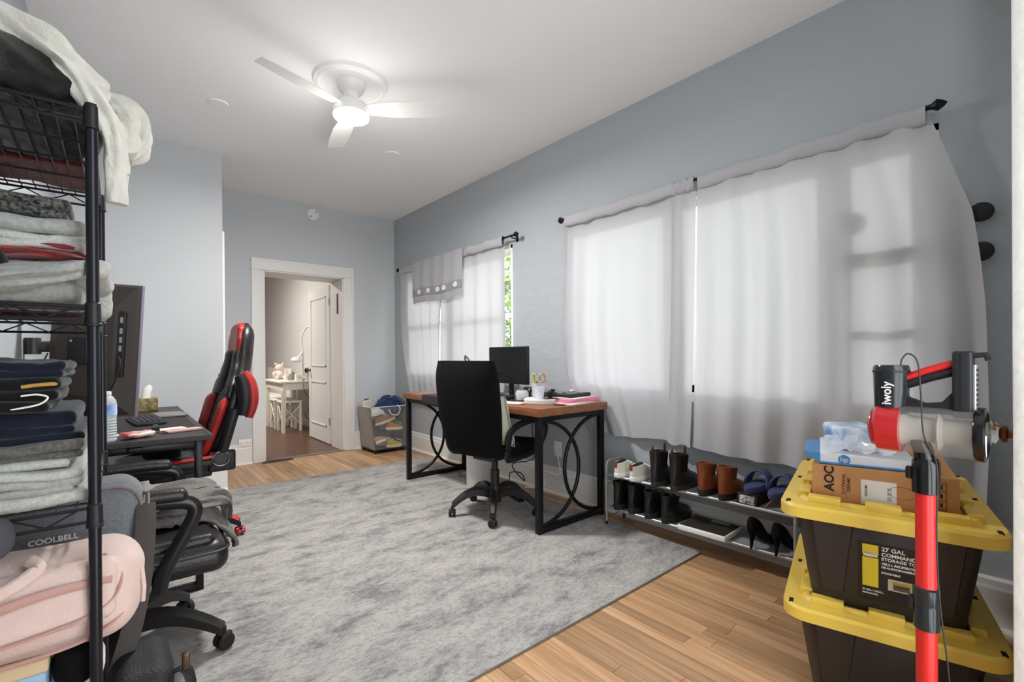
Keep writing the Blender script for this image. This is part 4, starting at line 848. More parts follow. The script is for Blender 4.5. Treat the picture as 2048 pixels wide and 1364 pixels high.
pf = thing('plastic_film', 'crumpled clear plastic wrap on the packs', 'plastic wrap', tl(-.2, .04, PZ+.036), TA); mk('film', B().grid(lambda u, v: Vector((-.06+.14*u, -.1+.2*v, .02+.03*math.sin(u*3)*math.sin(v*3)))+nz((u*3, v*3, 0), 1.6, .028, 4), 24, 24), 'film', pf, smooth=False)

# ------------------------------------------------------------------ stick vacuum
vc = thing('stick_vacuum', 'red and black cordless stick vacuum leaning at the totes', 'vacuum', (1.455, .212, 0))
mk('floor_head', B().rbox((0, 0, .035), (.11, .24, .06), .02, 3), 'black', vc); mk('swivel_neck', B().tube([(0, 0, .05), (0, 0, .12)], .022, 14), 'black', vc)
def vtube(z0, z1): return B().loft([[(.019*math.cos(a)*(1+.12*math.cos(2*a)), .021*math.sin(a)*(1-.08*math.cos(4*a)), z) for a in [2*PI*k/20 for k in range(20)]] for z in (z0, z1)])
mk('lower_tube', vtube(.10, .475), 'red', vc); mk('upper_tube', vtube(.555, .80), 'red', vc)
mk('tube_joint', B().lathe([(.02, .465), (.0245, .468), (.025, .52), (.024, .524), (.0255, .528), (.0255, .562), (.02, .566)], 24), M('joint_blk', '#1e2225', .22), vc); mk('joint_button', B().rbox((-.004, .027, .52), (.016, .012, .035), .004), 'black', vc)
mk('hose_collar', B().lathe([(.02, .785), (.026, .788), (.027, .84), (.026, .862), (.022, .868)], 24), 'black_gloss', vc); mk('release_button', B().rbox((0, .03, .83), (.016, .014, .03), .004), 'black_gloss', vc)
mk('inlet_neck', B().loft([[(.022*math.cos(a), .02*math.sin(a)+o_, z) for a in [2*PI*k/16 for k in range(16)]] for z, o_ in ((.86, 0), (.885, .004), (.91, .012))]), 'black_gloss', vc)
cz = .935; L0 = .112-.212; Lr = .255-.212; L1 = .318-.212
mk('motor_cover', B().lathe([(.001, L1), (.035, L1-.001), (.046, L1-.006), (.05, L1-.014), (.0575, L1-.018), (.0585, Lr), (.04, Lr-.001)], 32, (0, 0, cz), 'Y'), 'red_gloss', vc)
M('clear_cup', '#a5a19a', .1, alpha=.22, spec=.5)
mk('dust_cup', B().lathe([(.0565, Lr), (.0565, L0+.012)], 36, (0, 0, cz), 'Y'), 'clear_cup', vc)
mk('cyclone_core', B().lathe([(.042, Lr), (.03, Lr-.02), (.028, Lr-.06), (.045, Lr-.068), (.028, Lr-.076), (.03, L0+.02)], 28, (0, 0, cz), 'Y'), M('core_grey', '#9b9389', .5, alpha=.9), vc)
mk('end_cap', B().lathe([(.0575, L0+.016), (.060, L0+.012), (.060, L0), (.052, L0-.003), (.050, L0+.004), (.001, L0+.004)], 36, (0, 0, cz), 'Y'), 'black_gloss', vc)
for i in range(3): 
    a = i*2*PI/3+.5; mk('cap_spoke', B().tube([(0, L0+.002, cz), (.05*math.cos(a), L0+.002, cz+.05*math.sin(a))], .004, 6), 'steel', vc)
mk('motor_body', B().lathe([(.001, .965), (.031, .966), (.033, .975), (.036, 1.07), (.036, 1.08), (.033, 1.087), (.001, 1.088)], 32, (0, .064, 0)), M('motor_blk', '#23262a', .2), vc)
mk('motor_band', B().lathe([(.0368, 1.069), (.0372, 1.071), (.0372, 1.073), (.0368, 1.075)], 32, (0, .064, 0)), 'black', vc)
txt('brand_text', 'iwoly', .026, 'lab_w', vc, frame((-.0358, .066, 1.02), (0, 0, 1), (0, 1, 0)), .0008, bold=.0004); mk('latch', B().rbox((-.036, .064, 1.064), (.004, .022, .014), .001), 'black', vc)
def bar(y0, z0, y1, z1, w_, h_, mat, nm):
    d_ = Vector((0, y1-y0, z1-z0)); mk(nm, B().tube([(0, y0, z0), (0, (y0+y1)/2, (z0+z1)/2+.002), (0, y1, z1)], w_, 10, flat=h_/w_, up=(0, 0, 1)), mat, vc)
bar(.035, 1.042, -.047, 1.075, .014, .012, 'black', 'grip'); bar(.035, 1.056, -.047, 1.091, .0145, .010, 'red', 'grip_cover')
mk('lower_bar', B().loft([[(-.014, y, z0), (.014, y, z0), (.014, y, z1), (-.014, y, z1)] for y, z0, z1 in ((.04, .975, 1.04), (.03, .975, 1.01), (.0, .975, .998), (-.03, .975, 1.003), (-.05, .975, 1.03))]), 'black', vc, ang=60)
mk('battery', B().rbox((0, -.065, 1.045), (.05, .034, .15), .006, 2), 'black', vc); mk('battery_seam', B().box((0, -.062, 1.045), (.051, .0015, .14)), 'black_gloss', vc, smooth=False)
gr_ = mk('vent_grille', B().rbox((0, -.084, 1.035), (.036, .006, .11), .002), 'silver_tube', vc)
for i in range(9):
    for x in (-.009, .009): mk('vent_slot', B().box((x, -.0872, .99+.011*i), (.012, .001, .006)), 'black', gr_, smooth=False)
mk('hook', B().tube([(0, -.08, 1.11), (0, -.10, 1.112), (0, -.105, 1.1)], .006, 6), 'black', vc)
tag(mk('charger_cord', B().tube(spline([(1.44, .255, 1.075), (1.44, .253, 1.10), (1.435, .24, 1.115), (1.415, .22, 1.095), (1.40, .212, 1.02), (1.392, .206, .93), (1.42, .188, .86), (1.428, .19, .7), (1.428, .185, .55), (1.43, .17, .38), (1.44, .165, .2), (1.45, .16, .02)], 6), .0017, 6), 'black'), 'thin black charger cord hanging down the red vacuum', 'cord')

# ------------------------------------------------------------------ open door beside the camera
da = math.atan2(-.10, .76)
d2 = thing('door_2', 'white painted door edge with glass knob at the right', 'door', (1.44, .038, 0), da, kind='structure')
mk('leaf', B().rbox((.38, .016, 1.02), (.76, .036, 2.02), .003, 1), M('door_white', '#c9c6be', .45, bump=.3, bscale=30), d2)
kn = mk('knob_shank', B().lathe([(.012, .034), (.028, .034), (.028, .039), (.012, .042), (.0085, .044), (.0085, .05), (.018, .052), (.02, .058), (.015, .064)], 20, (.062, 0, .935), 'Y'), M('brass_old', '#7a4a2c', .35, metal=.6), d2)
M('crystal', '#f3f5f2', .03, trans=.9, ior=1.3)
mk('glass_knob', B().lathe([(.001, .062), (.014, .062), (.025, .072), (.029, .084), (.025, .098), (.014, .105), (.001, .105)], 8, (.062, 0, .935), 'Y'), 'crystal', kn, smooth=False)

# ------------------------------------------------------------------ wire shelving
SX0, SX1, SY0, SY1 = -.305, -.034, 1.207, 1.867; TIERS = [1.58, 1.203, .817, .44, .065]
sh = thing('wire_shelving', 'tall black wire shelving unit at the left edge', 'shelving', (0, 0, 0))
for x in (SX0, SX1):
    for y in (SY0, SY1):
        ps = mk('post', B().cyl((x, y, .002), (x, y, 1.605), .0098, n=16).lathe([(.0105, .0), (.0105, .012), (.0098, .014)], 16, (x, y, 0)), M('post_blk', '#26262b', .3, metal=.6), sh)
        for z in TIERS: mk('collar', B().lathe([(.0098, -.024), (.0135, -.023), (.0135, -.019), (.0125, -.018), (.0115, .02), (.0098, .022)], 16, (x, y, z)), 'black', ps)
        for k in range(12): pass
for z in TIERS:
    tr = mk('shelf_rim', B(), 'black_metal', sh) if False else None
    b = B()
    cs_ = [(SX0, SY0), (SX1, SY0), (SX1, SY1), (SX0, SY1)]
    for zz in (.014, -.012): b.tube([(x, y, z+zz) for x, y in cs_], .0032, 8, closed=True)
    tr = mk('shelf_rim', b, 'black_metal', sh)
    zg = B()
    for (a_, c_) in zip(cs_, cs_[1:]+cs_[:1]):
        a_ = Vector(a_); c_ = Vector(c_); n = int((c_-a_).length/.045); pts = [Vector((*(a_+(c_-a_)*(i+.5)/n), z+(.013 if i % 2 else -.011))) for i in range(n)]; zg.tube(pts, .002, 6)
    mk('truss_wire', zg, 'black_metal', tr)
    dw = B(); n = 10
    for i in range(1, n): x = SX0+(SX1-SX0)*i/n; dw.cyl((x, SY0, z+.0165), (x, SY1, z+.0165), .0016, n=6)
    for i in range(5): y = SY0+.05+(SY1-SY0-.1)*i/4; dw.cyl((SX0, y, z+.012), (SX1, y, z+.012), .0026, n=6)
    mk('deck_wires', dw, M('wire_mid', '#4a4a4e', .35, metal=.7), tr)

def folded(lab, x0, x1, y0, y1, z0, z1, mat, layers=2, seed=1, wav=.008, nm='folded_garment', cat='clothing', skew=0):
    o = thing(nm, lab, cat, ((x0+x1)/2, (y0+y1)/2, z0)); rnd = random.Random(seed); h_ = (z1-z0)/layers
    for i in range(layers):
        dx, dy = rnd.uniform(-.012, .006), rnd.uniform(-.008, .008); zc = h_*(i+.5)
        f = lambda p: p+nz((p.x, p.y, p.z*.3), 7, wav, seed+i)+nz((p.x, p.y*.5, p.z), 21, wav*.55, seed+i)+nz(p, 50, wav*.2, seed+i)+Vector((0, 0, skew*p.x))
        mk('fold', B().rbox((dx, dy, zc), (x1-x0-abs(dx), y1-y0-abs(dy), h_*1.08), h_*.5, 3, 14, f), mat, o, ang=70)
    return o
ZT = 1.58+.02; HD = [None]
def drape(pts, rad, fl, nm, seed, up=None, n=30, amp=.007, par=None, mat='cloth_white', zb=None, rip=.16):
    zb = ZT if zb is None else zb; par = HD[0] if par is None else par
    b = B(); P_ = spline([(p[0], p[1], p[2]-zb) for p in pts], 8); R_ = spline([(r_, f_, 0) for r_, f_ in zip(rad, fl)], 8); 
    bb_ = B().tube(P_, [q.x for q in R_], n, flat=1.0, up=up)
    vs = []
    m_ = len(P_)
    for i in range(m_):
        c_ = P_[i]; t_ = (P_[min(i+1, m_-1)]-P_[max(i-1, 0)]).normalized(); ref = Vector((0, 1, 0)); ref = (ref-t_*ref.dot(t_)).normalized()
        f_ = R_[i].y
        for k in range(n):
            v_ = Vector(bb_.v[i*n+k])-c_; d_ = v_.dot(ref); v_ = v_-ref*d_+ref*(d_*f_); an = 2*PI*k/n; v_ *= 1+rip*math.sin(4*an+i*.12+seed)+rip*.7*math.sin(7*an-i*.2+seed*2)+rip*.4*math.sin(i*.55+seed); q = c_+v_; vs.append(q+nz(q, 14, amp, seed)+nz(q, 40, amp*.22, seed+1))
    bb_.v = [tuple(v_) for v_ in vs]; return mk(nm, bb_, mat, par, ang=75)
# second tier
Z2 = 1.203+.02
folded('pale grey sweatpants at the bottom of the second shelf stack', -.29, -.035, 1.235, 1.58, Z2, Z2+.045, 'cloth_grey', 1, 1, .012)
folded('pale grey sweatshirt drooping off the second shelf stack', -.28, -.012, 1.25, 1.6, Z2+.042, Z2+.078, 'cloth_ltgrey', 1, 2, .012, skew=.08)
folded('black knit garment tucked in the second shelf stack', -.29, -.14, 1.235, 1.5, Z2+.05, Z2+.095, 'cloth_black', 1, 3, .01)
rs = thing('folded_garment', 'red shirt folded between grey garments on the second shelf', 'clothing', (-.13, 1.4, Z2+.08))
folded('light grey sweater above the red shirt', -.29, -.045, 1.245, 1.58, Z2+.106, Z2+.138, 'cloth_ltgrey', 2, 5, .009)
folded('grey sweater under the speckled knit', -.29, -.05, 1.24, 1.58, Z2+.138, Z2+.168, 'cloth_grey', 1, 6, .009)
folded('speckled black and white knit sweater on top of the second shelf', -.29, -.066, 1.26, 1.55, Z2+.168, Z2+.208, 'cloth_knit', 2, 7, .006, skew=-.06)
folded('rolled grey hood hanging at the back of the second shelf', -.07, .0, 1.62, 1.8, Z2-.0, Z2+.12, 'cloth_ltgrey', 1, 8, .012)
folded('dark red garment at the back of the second shelf', -.27, -.06, 1.64, 1.84, Z2, Z2+.05, 'cloth_maroon', 2, 9, .008)
drape([(-.09, -.06, .008), (-.03, -.07, .014), (.03, -.075, .02), (.06, -.07, .018), (.082, -.06, .012)], [.008, .013, .017, .016, .008], [7, 6, 5, 5, 5], 'cloth', 3, amp=.006, par=rs, mat='cloth_red', zb=0, rip=.2)
fs_ = thing('folded_garment', 'pale grey sleeve folded diagonally over the front of the second shelf stack', 'clothing', (-.13, 1.24, Z2))
drape([(-.17, -.02, .02), (-.08, -.022, .028), (.0, -.02, .045), (.06, -.01, .066), (.09, .0, .075)], [.02, .022, .02, .016, .01], [1.6, 1.6, 1.8, 2, 2], 'cloth', 6, amp=.008, par=fs_, mat='cloth_grey', zb=0, rip=.18)
# third tier
Z3 = .817+.02
gs = [('pale beige grey trousers at the bottom of the third shelf', .026, 'cloth_ltgrey', 1, -.04), ('light grey joggers second from the shelf', .03, 'cloth_grey', 2, -.05), ('pale grey sweatshirt with zip in the third shelf stack', .034, 'cloth_ltgrey', 2, -.052), ('dark heather grey garment in the middle of the third stack', .034, 'cloth_dkgrey', 2, -.05), ('dark navy trousers in the third shelf stack, lower of two', .03, 'cloth_navy', 2, -.048), ('dark navy trousers in the third shelf stack, upper of two', .03, 'cloth_navy', 1, -.05)]
z = Z3
for i, (lab, h_, mt, ly, xr) in enumerate(gs): folded(lab, -.29, xr, 1.225+.004*i, 1.55, z, z+h_, mt, ly, 20+i, .007); z += h_*.97
bt = folded('black towel with white stitched edge on the third shelf stack', -.29, -.078, 1.235, 1.52, z, z+.042, 'cloth_black', 2, 31, .006)
mk('stitching', B().tube(spline([(.03, -.146, .01), (.05, -.148, .012), (.075, -.148, .018), (.085, -.148, .03), (.07, -.148, .036), (.05, -.147, .034)], 6), .0018, 5), 'paper', bt); mk('stitching', B().tube(spline([(-.06, -.147, .004), (-.03, -.149, .008), (0, -.147, .004)], 6), .0016, 5), 'paper', bt)
z += .04
gd = folded('black shirt with gold print on the third shelf stack', -.29, -.078, 1.24, 1.52, z, z+.024, 'cloth_black', 1, 33, .006); mk('gold_print', B().tube(spline([(.05, -.138, .01), (.07, -.142, .013), (.09, -.14, .014), (.1, -.12, .012)], 6), .0035, 6), 'cloth_gold', gd)
mk('white_print', B().tube(spline([(-.06, -.142, .013), (-.03, -.143, .015), (0, -.142, .014)], 6), .0018, 6), 'paper', gd)
z += .023
folded('dark navy hoodie on top of the third shelf stack', -.29, -.075, 1.25, 1.52, z, z+.034, 'cloth_navy', 2, 35, .008)
folded('neon yellow-green garment at the left end of the third shelf', -.28, -.155, 1.175, 1.23, Z3+.02, Z3+.085, 'cloth_neon', 1, 36, .006)
folded('dark grey jeans hanging off the left of the third shelf', -.29, -.135, 1.15, 1.215, Z3-.055, Z3+.012, M('denim_dk', '#45464c', .9, bump=.3, bscale=200, var=.1), 1, 37, .008)
# top tier
ZT = 1.58+.02
o = thing('black_jacket', 'shiny black jacket heaped on the top shelf', 'clothing', (-.17, 1.42, ZT))
mk('heap', B().ball((0, 0, .05), (.15, .24, .10), 40, 22, lambda p: (lambda q: Vector((q.x, q.y, max(q.z, .002))))(p+nz(p, 9, .03, 2)+nz(p, 22, .008, 3))), M('satin_blk', '#0f0f11', .35, bump=.2, bscale=40), o)
folded('dark red blanket folded at the back of the top shelf', -.29, -.05, 1.6, 1.84, ZT, ZT+.04, 'cloth_maroon', 2, 41, .006)
hd = thing('white_hoodie', 'off-white hoodie draped over the top shelf with hanging sleeve', 'clothing', (0, 0, ZT))
HD[0] = hd
drape([(-.31, 1.33, 1.735), (-.2, 1.32, 1.735), (-.12, 1.31, 1.715), (-.06, 1.29, 1.675), (-.02, 1.275, 1.62), (.0, 1.27, 1.56), (.004, 1.27, 1.5)], [.024, .027, .028, .027, .023, .019, .019], [3.2, 3.0, 2.6, 2.0, 1.5, 1.2, 1.0], 'body', 1)
drape([(-.31, 1.42, 1.76), (-.2, 1.41, 1.768), (-.12, 1.39, 1.755), (-.06, 1.375, 1.72), (-.02, 1.36, 1.69)], [.04, .042, .042, .036, .022], [2.4, 2.4, 2.2, 1.8, 1.4], 'hood', 3)
drape([(-.12, 1.55, 1.74), (-.03, 1.52, 1.73), (.03, 1.48, 1.69), (.045, 1.45, 1.63), (.02, 1.43, 1.58)], [.03, .036, .032, .026, .012], [2.2, 2, 1.8, 1.6, 1.4], 'side_fold', 5)
drape([(-.02, 1.43, 1.655), (.015, 1.40, 1.64), (.02, 1.39, 1.60), (-.005, 1.38, 1.585)], [.018, .024, .02, .014], [1.6, 1.6, 1.4, 1.2], 'pocket_roll', 7)
drape([(.0, 1.268, 1.57), (.002, 1.268, 1.52), (.003, 1.268, 1.47), (.002, 1.268, 1.436)], [.019, .020, .0195, .0185], [1.1, 1, .9, .85], 'sleeve_cuff', 9, amp=.002, rip=.07)

# ------------------------------------------------------------------ bags on the fourth tier
Z4 = .44+.019
gb = thing('laptop_bag', 'grey fabric laptop bag with pale piping on the lower shelf', 'bag', (-.125, 1.62, Z4))
def bagf(p): q = Vector(p); return q+nz(q, 7, .010, 3)
mk('body', B().rbox((0, 0, .17), (.36, .17, .34), .06, 5, 6, bagf), 'cloth_bag', gb); mk('front_pocket', B().rbox((-.01, -.085, .12), (.30, .05, .23), .045, 4, 6, bagf), 'cloth_bag', gb)
def rrect_loop(cx_, cz_, hx, hz, r, y): return [(cx_+p[0], y, cz_+p[1]) for p in rr(hx, hz, r, 0, 5)]
mk('piping', B().tube([bagf(Vector(p)) for p in rrect_loop(0, .17, .172, .162, .06, -.066)], .005, 6, closed=True), 'cloth_bagtrim', gb); mk('piping', B().tube([bagf(Vector(p)) for p in rrect_loop(-.01, .12, .14, .105, .05, -.105)], .005, 6, closed=True), 'cloth_bagtrim', gb); mk('piping', B().tube([bagf(Vector(p)) for p in rrect_loop(0, .17, .172, .162, .06, .03)], .005, 6, closed=True), 'cloth_bagtrim', gb)
txt('brand_text', 'COOLBELL', .017, 'lab_w', gb, frame((.012, -.127, .244), (1, 0, -.0), (0, 0, 1)), .0006, bold=.0003)
mk('strap_clip', B().tube([(.175, -.03, .30), (.185, -.05, .30), (.185, -.07, .28), (.178, -.07, .265)], .005, 6), 'steel', gb)
mk('shoulder_strap', B().tube(spline([(.18, -.07, .28), (.178, -.11, .22), (.168, -.13, .1), (.15, -.14, -.0), (.12, -.15, -.12), (.11, -.15, -.25)], 6), .021, 8, flat=.12, up=(0, -1, 0)), M('webbing', '#47423e', .8, bump=.3, bscale=300), gb)
pk = thing('pink_bag', 'pale pink laptop bag lying in front on the lower shelf', 'bag', (-.13, 1.31, Z4+.083), rz=.06)
def pkf(p): q = Vector(p); q.z += .01*q.x; return q+nz(q, 6, .012, 8)
mk('body', B().rbox((0, 0, .10), (.34, .17, .19), .07, 5, 8, pkf), 'cloth_pink', pk); mk('front_panel', B().rbox((-.02, -.075, .12), (.28, .04, .12), .03, 4, 8, pkf), 'cloth_pink', pk)
mk('zip', B().tube([pkf(Vector(p)) for p in spline([(-.16, -.09, .035), (-.05, -.093, .03), (.07, -.09, .035), (.135, -.07, .065), (.16, -.03, .11), (.15, .02, .15)], 6)], .0035, 6), M('pink_dk', '#b98f86', .7), pk)
mk('zip', B().tube([pkf(Vector(p)) for p in spline([(-.16, -.097, .075), (-.05, -.1, .07), (.06, -.098, .075), (.115, -.09, .1), (.125, -.075, .14), (.1, -.06, .18)], 6)], .003, 6), 'pink_dk', pk)
mk('handle', B().tube([pkf(Vector(p)) for p in spline([(-.17, -.105, .12), (-.1, -.11, .145), (-.03, -.108, .16), (.01, -.095, .185), (.0, -.07, .2)], 6)], .012, 8, flat=.5, up=(0, -1, 0)), 'cloth_pink', pk)
mk('luggage_sleeve', B().tube([pkf(Vector(p)) for p in spline([(-.17, -.1, .10), (-.08, -.104, .125), (.02, -.104, .138), (.11, -.093, .135)], 6)], .008, 8, flat=.3, up=(0, -1, 0)), 'pink_dk', pk)
mk('zip_pull', B().tube([(.165, -.05, .13), (.168, -.055, .09), (.166, -.055, .06)], .004, 6), 'cloth_pink', pk)
dot = bpy.data.materials.new('polka'); dot.use_nodes = True; nt = dot.node_tree; N = nt.nodes; L = nt.links; p = N['Principled BSDF']; tc = N.new('ShaderNodeTexCoord'); vo = N.new('ShaderNodeTexVoronoi'); vo.inputs['Scale'].default_value = 55; vo.inputs['Randomness'].default_value = .35; r = N.new('ShaderNodeValToRGB'); r.color_ramp.interpolation = 'CONSTANT'; r.color_ramp.elements[0].color = lin('#e4e8ea'); r.color_ramp.elements[1].color = lin('#8fb2cd'); r.color_ramp.elements[1].position = .27; L.new(tc.outputs['Object'], vo.inputs['Vector']); L.new(vo.outputs['Distance'], r.inputs[0]); L.new(r.outputs[0], p.inputs['Base Color']); MATS['polka'] = dot
pd = thing('fabric_box', 'blue polka dot fabric box with tan rim under the pink bag', 'box', (-.20, 1.32, Z4)); mk('body', B().rbox((0, 0, .035), (.19, .16, .07), .006), 'polka', pd); mk('rim', B().rbox((0, 0, .082), (.196, .166, .026), .005), M('tan_felt', '#cbb491', .9), pd)
low_shoe('sneaker', 'black and white sneaker under the pink bag on the lower shelf', (-.065, 1.225, Z4), 0, 'black_fabric', 'white_plastic', L_=.2, lace='white_plastic')
bkp = thing('backpack', 'black backpack standing on the floor beside the shelving', 'bag', (.04, 1.44, .0)); mk('body', B().rbox((0, 0, .2), (.11, .22, .40), .035, 4, 6, lambda q: q+nz(q, 7, .012, 11)), M('nylon', '#17181c', .6, bump=.3, bscale=200), bkp); mk('strap', B().tube(spline([(.05, -.07, .37), (.08, -.09, .38), (.09, -.11, .33), (.08, -.12, .25), (.06, -.11, .1)], 6), .014, 8, flat=.25), 'nylon', bkp); mk('buckle', B().rbox((.08, -.095, .4), (.016, .012, .04), .004), M('bronze2', '#5a4a3c', .35, metal=.8), bkp)
# ------------------------------------------------------------------ black gaming desk at the left
LH = .75
ld_ = thing('gaming_desk', 'black desk with carbon-look edge along the left wall', 'desk', (0, 0, 0))
M('desk_blk', '#2b2725', .42, bump=.05, bscale=300); M('carbon', '#3a3532', .35, bump=.4, bscale=260)
mk('desktop', B().rbox((.022, 3.46, LH-.011), (.64, 1.68, .02), .003, 1), 'desk_blk', ld_)
mk('front_edge', B().rbox((.022, 2.625, LH-.012), (.64, .012, .026), .003, 1), 'carbon', ld_); mk('side_edge', B().rbox((.340, 3.46, LH-.012), (.012, 1.68, .026), .003, 1), 'carbon', ld_)
for y in (2.68, 4.24):
    for x in (-.27, .295): mk('leg', B().rbox((x, y, LH/2-.008), (.03, .045, LH-.024), .003, 1), 'black_metal', ld_)
    mk('foot_bar', B().rbox((.0125, y, .027), (.535, .045, .03), .003, 1), 'black_metal', ld_); mk('top_bar', B().rbox((.0125, y, LH-.045), (.535, .04, .03), .003, 1), 'black_metal', ld_)
mk('back_beam', B().rbox((-.27, 3.46, .5), (.025, 1.5, .04), .003, 1), 'black_metal', ld_); mk('cable_clip', B().rbox((.06, 2.635, LH-.038), (.05, .02, .02), .005), 'black', ld_)
mk('lower_pad_seam', B().box((.012, 2.95, LH-.0003), (.62, .002, .001)), 'black', ld_, smooth=False)
LZ = LH-.0005
# monitor on arm (portrait), screen away from the camera
ma = math.atan2(.85, .5)-PI/2
mn = thing('computer_monitor', 'large dark monitor turned on its side, seen from behind', 'monitor', (-.075, 2.87, 1.155), ma, ry=0)
mn.rotation_euler = (0, .06, ma)
M('mon_back', '#3b322d', .5); M('mon_dk', '#1d1a19', .5); M('mon_edge', '#70707c', .35)
mk('screen', B().box((0, .019, 0), (.345, .002, .60)), 'black_gloss', mn, smooth=False); mk('front_bezel', B().rbox((0, .008, 0), (.362, .02, .614), .004), 'mon_edge', mn)
mk('rear_shell', B().loft([[(-.178, 0, -.304), (.178, 0, -.304), (.178, 0, .304), (-.178, 0, .304)], [(-.168, -.016, -.294), (.168, -.016, -.294), (.168, -.016, .294), (-.168, -.016, .294)], [(-.12, -.05, -.2), (.10, -.05, -.22), (.10, -.05, .2), (-.12, -.05, .22)]]), 'mon_back', mn, smooth=False)
mk('rear_groove', B().tube([(-.06, -.046, .17), (-.035, -.049, .0), (-.05, -.049, -.1)], .004, 6), 'mon_dk', mn); mk('port_recess', B().rbox((.125, -.03, .03), (.03, .03, .3), .004), 'mon_dk', mn)
for i, z in enumerate((.14, .09, .05, .01)): mk('port', B().box((.128, -.0455, z), (.012, .003, .026)), 'steel', mn, smooth=False)
mk('power_light', B().cyl((.12, -.028, -.255), (.12, -.031, -.255), .006), M('led_red', '#ff3a2a', .4, emit=2), mn); mk('mount_plate', B().rbox((-.01, -.056, -.01), (.12, .012, .12), .004), 'black', mn)
for x in (-.055, .035):
    for z in (-.055, .035): mk('screw', B().lathe([(.001, -.068), (.006, -.067), (.006, -.06)], 12, (x, 0, z), 'Y'), 'steel', mn)
mk('monitor_cable', B().tube(spline([(.12, -.05, -.02), (.15, -.08, -.06), (.13, -.09, -.16), (.06, -.08, -.28), (.0, -.06, -.38)], 6), .004, 6), 'black', mn)
ar_ = thing('monitor_stand', 'black monitor arm clamped to the left desk', 'monitor arm', (-.2, 3.05, LZ))
mk('clamp_base', B().rbox((0, 0, .012), (.1, .1, .024), .006), 'black', ar_); mk('pole', B().cyl((0, 0, .02), (0, 0, .46), .017), 'black_metal', ar_)
mk('arm', B().rbox((-.02, -.02, .42), (.17, .045, .05), .012), M('arm_grey', '#3a3532', .4), ar_); mk('arm', B().tube([(0, 0, .42), (.04, -.09, .43), (.12, -.15, .42), (.14, -.16, .41)], .02, 10), 'arm_grey', ar_); mk('arm_joint', B().cyl((-.09, -.02, .385), (-.09, -.02, .46), .028), 'arm_grey', ar_); mk('cable_clip', B().rbox((.0, -.045, .385), (.03, .012, .03), .003), 'black', ar_)
for i, (a_, b_) in enumerate((((-.04, -.05, .39), .13), ((.0, -.05, .39), .12), ((.05, -.05, .40), .15))):
    mk('hanging_cable', B().tube(spline([a_, (a_[0]-.02, a_[1]-.02, a_[2]-b_*.6), (a_[0]+.02, a_[1], a_[2]-b_), (a_[0]+.07, a_[1], a_[2]-b_*.4), (a_[0]+.05, a_[1]+.01, a_[2])], 6), .003, 6), 'black', ar_)
# desk items
wb = thing('water_bottle', 'clear plastic water bottle with blue label on the black desk', 'bottle', (-.033, 2.70, LZ))
prof = [(.001, .001), (.028, .001), (.032, .006)]
for i in range(8): prof += [(.033, .012+.012*i), (.0305, .018+.012*i)]
prof += [(.033, .112), (.0325, .12), (.0325, .16), (.033, .165), (.031, .178), (.022, .195), (.0125, .204), (.0125, .216)]
mk('bottle', B().lathe(prof, 28), M('pet', '#dfe8ea', .08, alpha=.5, spec=.6), wb); mk('label', B().lathe([(.0332, .118), (.0332, .162)], 28), M('lab_blue', '#3f7bd0', .4, col2='#cfe0f0', vscale=18), wb); mk('cap', B().lathe([(.0145, .205), (.0145, .218), (.012, .22), (.001, .22)], 20), 'white_plastic', wb)
cp_ = thing('snack_packet', 'red snack wrapper on the black desk beside the bottle', 'wrapper', (.07, 2.745, LZ), .5); mk('foil', B().rbox((0, 0, .012), (.12, .075, .02), .009, 3, 8, lambda q: q+nz(q, 30, .006)+Vector((0, 0, .004))), M('foil_red', '#b5201c', .28, col2='#d8d0c8', vscale=16), cp_)
tag(mk('coaster', B().lathe([(.001, 0), (.045, 0), (.045, .004), (.001, .004)], 28), 'paper'), 'round white coaster behind the snack wrapper', 'coaster').location = (.03, 2.87, LZ)
np_ = thing('note_pad', 'pink-white paper slip held by a binder clip on the black desk', 'papers', (.17, 2.94, LZ), .25); mk('sheets', B().rbox((0, 0, .002), (.2, .075, .004), .001, 1), M('pinkpaper', '#e7d2c6', .8), np_); bcl = mk('binder_clip', B().prism([(-.016, -.002), (.016, -.002), (.012, .016), (-.012, .016)], -.01, .01).at(), 'black', np_, smooth=False)
bcl.rotation_euler = (PI/2, 0, 0); bcl.location = (-.035, -.03, .006)
mk('clip_wire', B().tube([(-.045, -.03, .018), (-.043, -.03, .034), (-.027, -.03, .034), (-.025, -.03, .018)], .0016, 6), 'steel', np_)
sheet_stack('card_wallet', 'pink card wallet at the near corner of the black desk', 'wallet', (.25, 2.83, LZ+.001), .3, .15, .06, .009, M('wallet_pink', '#c39a97', .5))
sheet_stack('card_sleeve', 'dark card sleeve under the pink wallet', 'card', (.235, 2.82, LZ-.0002), .2, .16, .06, .0015, 'black')
keyboard('computer_keyboard', 'black mechanical keyboard on the left gaming desk', (.12, 3.33, LZ+.003), -PI/2+.1, .36, .135, 5, 10)
tag(mk('mouse_pad', B().rbox((.13, 3.3, LZ+.0015), (.38, .78, .003), .001, 1), M('pad_dk', '#262321', .7)), 'dark desk pad under the keyboard on the black desk', 'mouse pad')
lp = thing('tablet', 'grey tablet lying on the black desk behind the keyboard', 'tablet', (.25, 3.6, LZ+.003), .1); mk('slab', B().rbox((0, 0, .008), (.15, .22, .014), .004), M('tab_grey', '#7d7873', .4), lp)
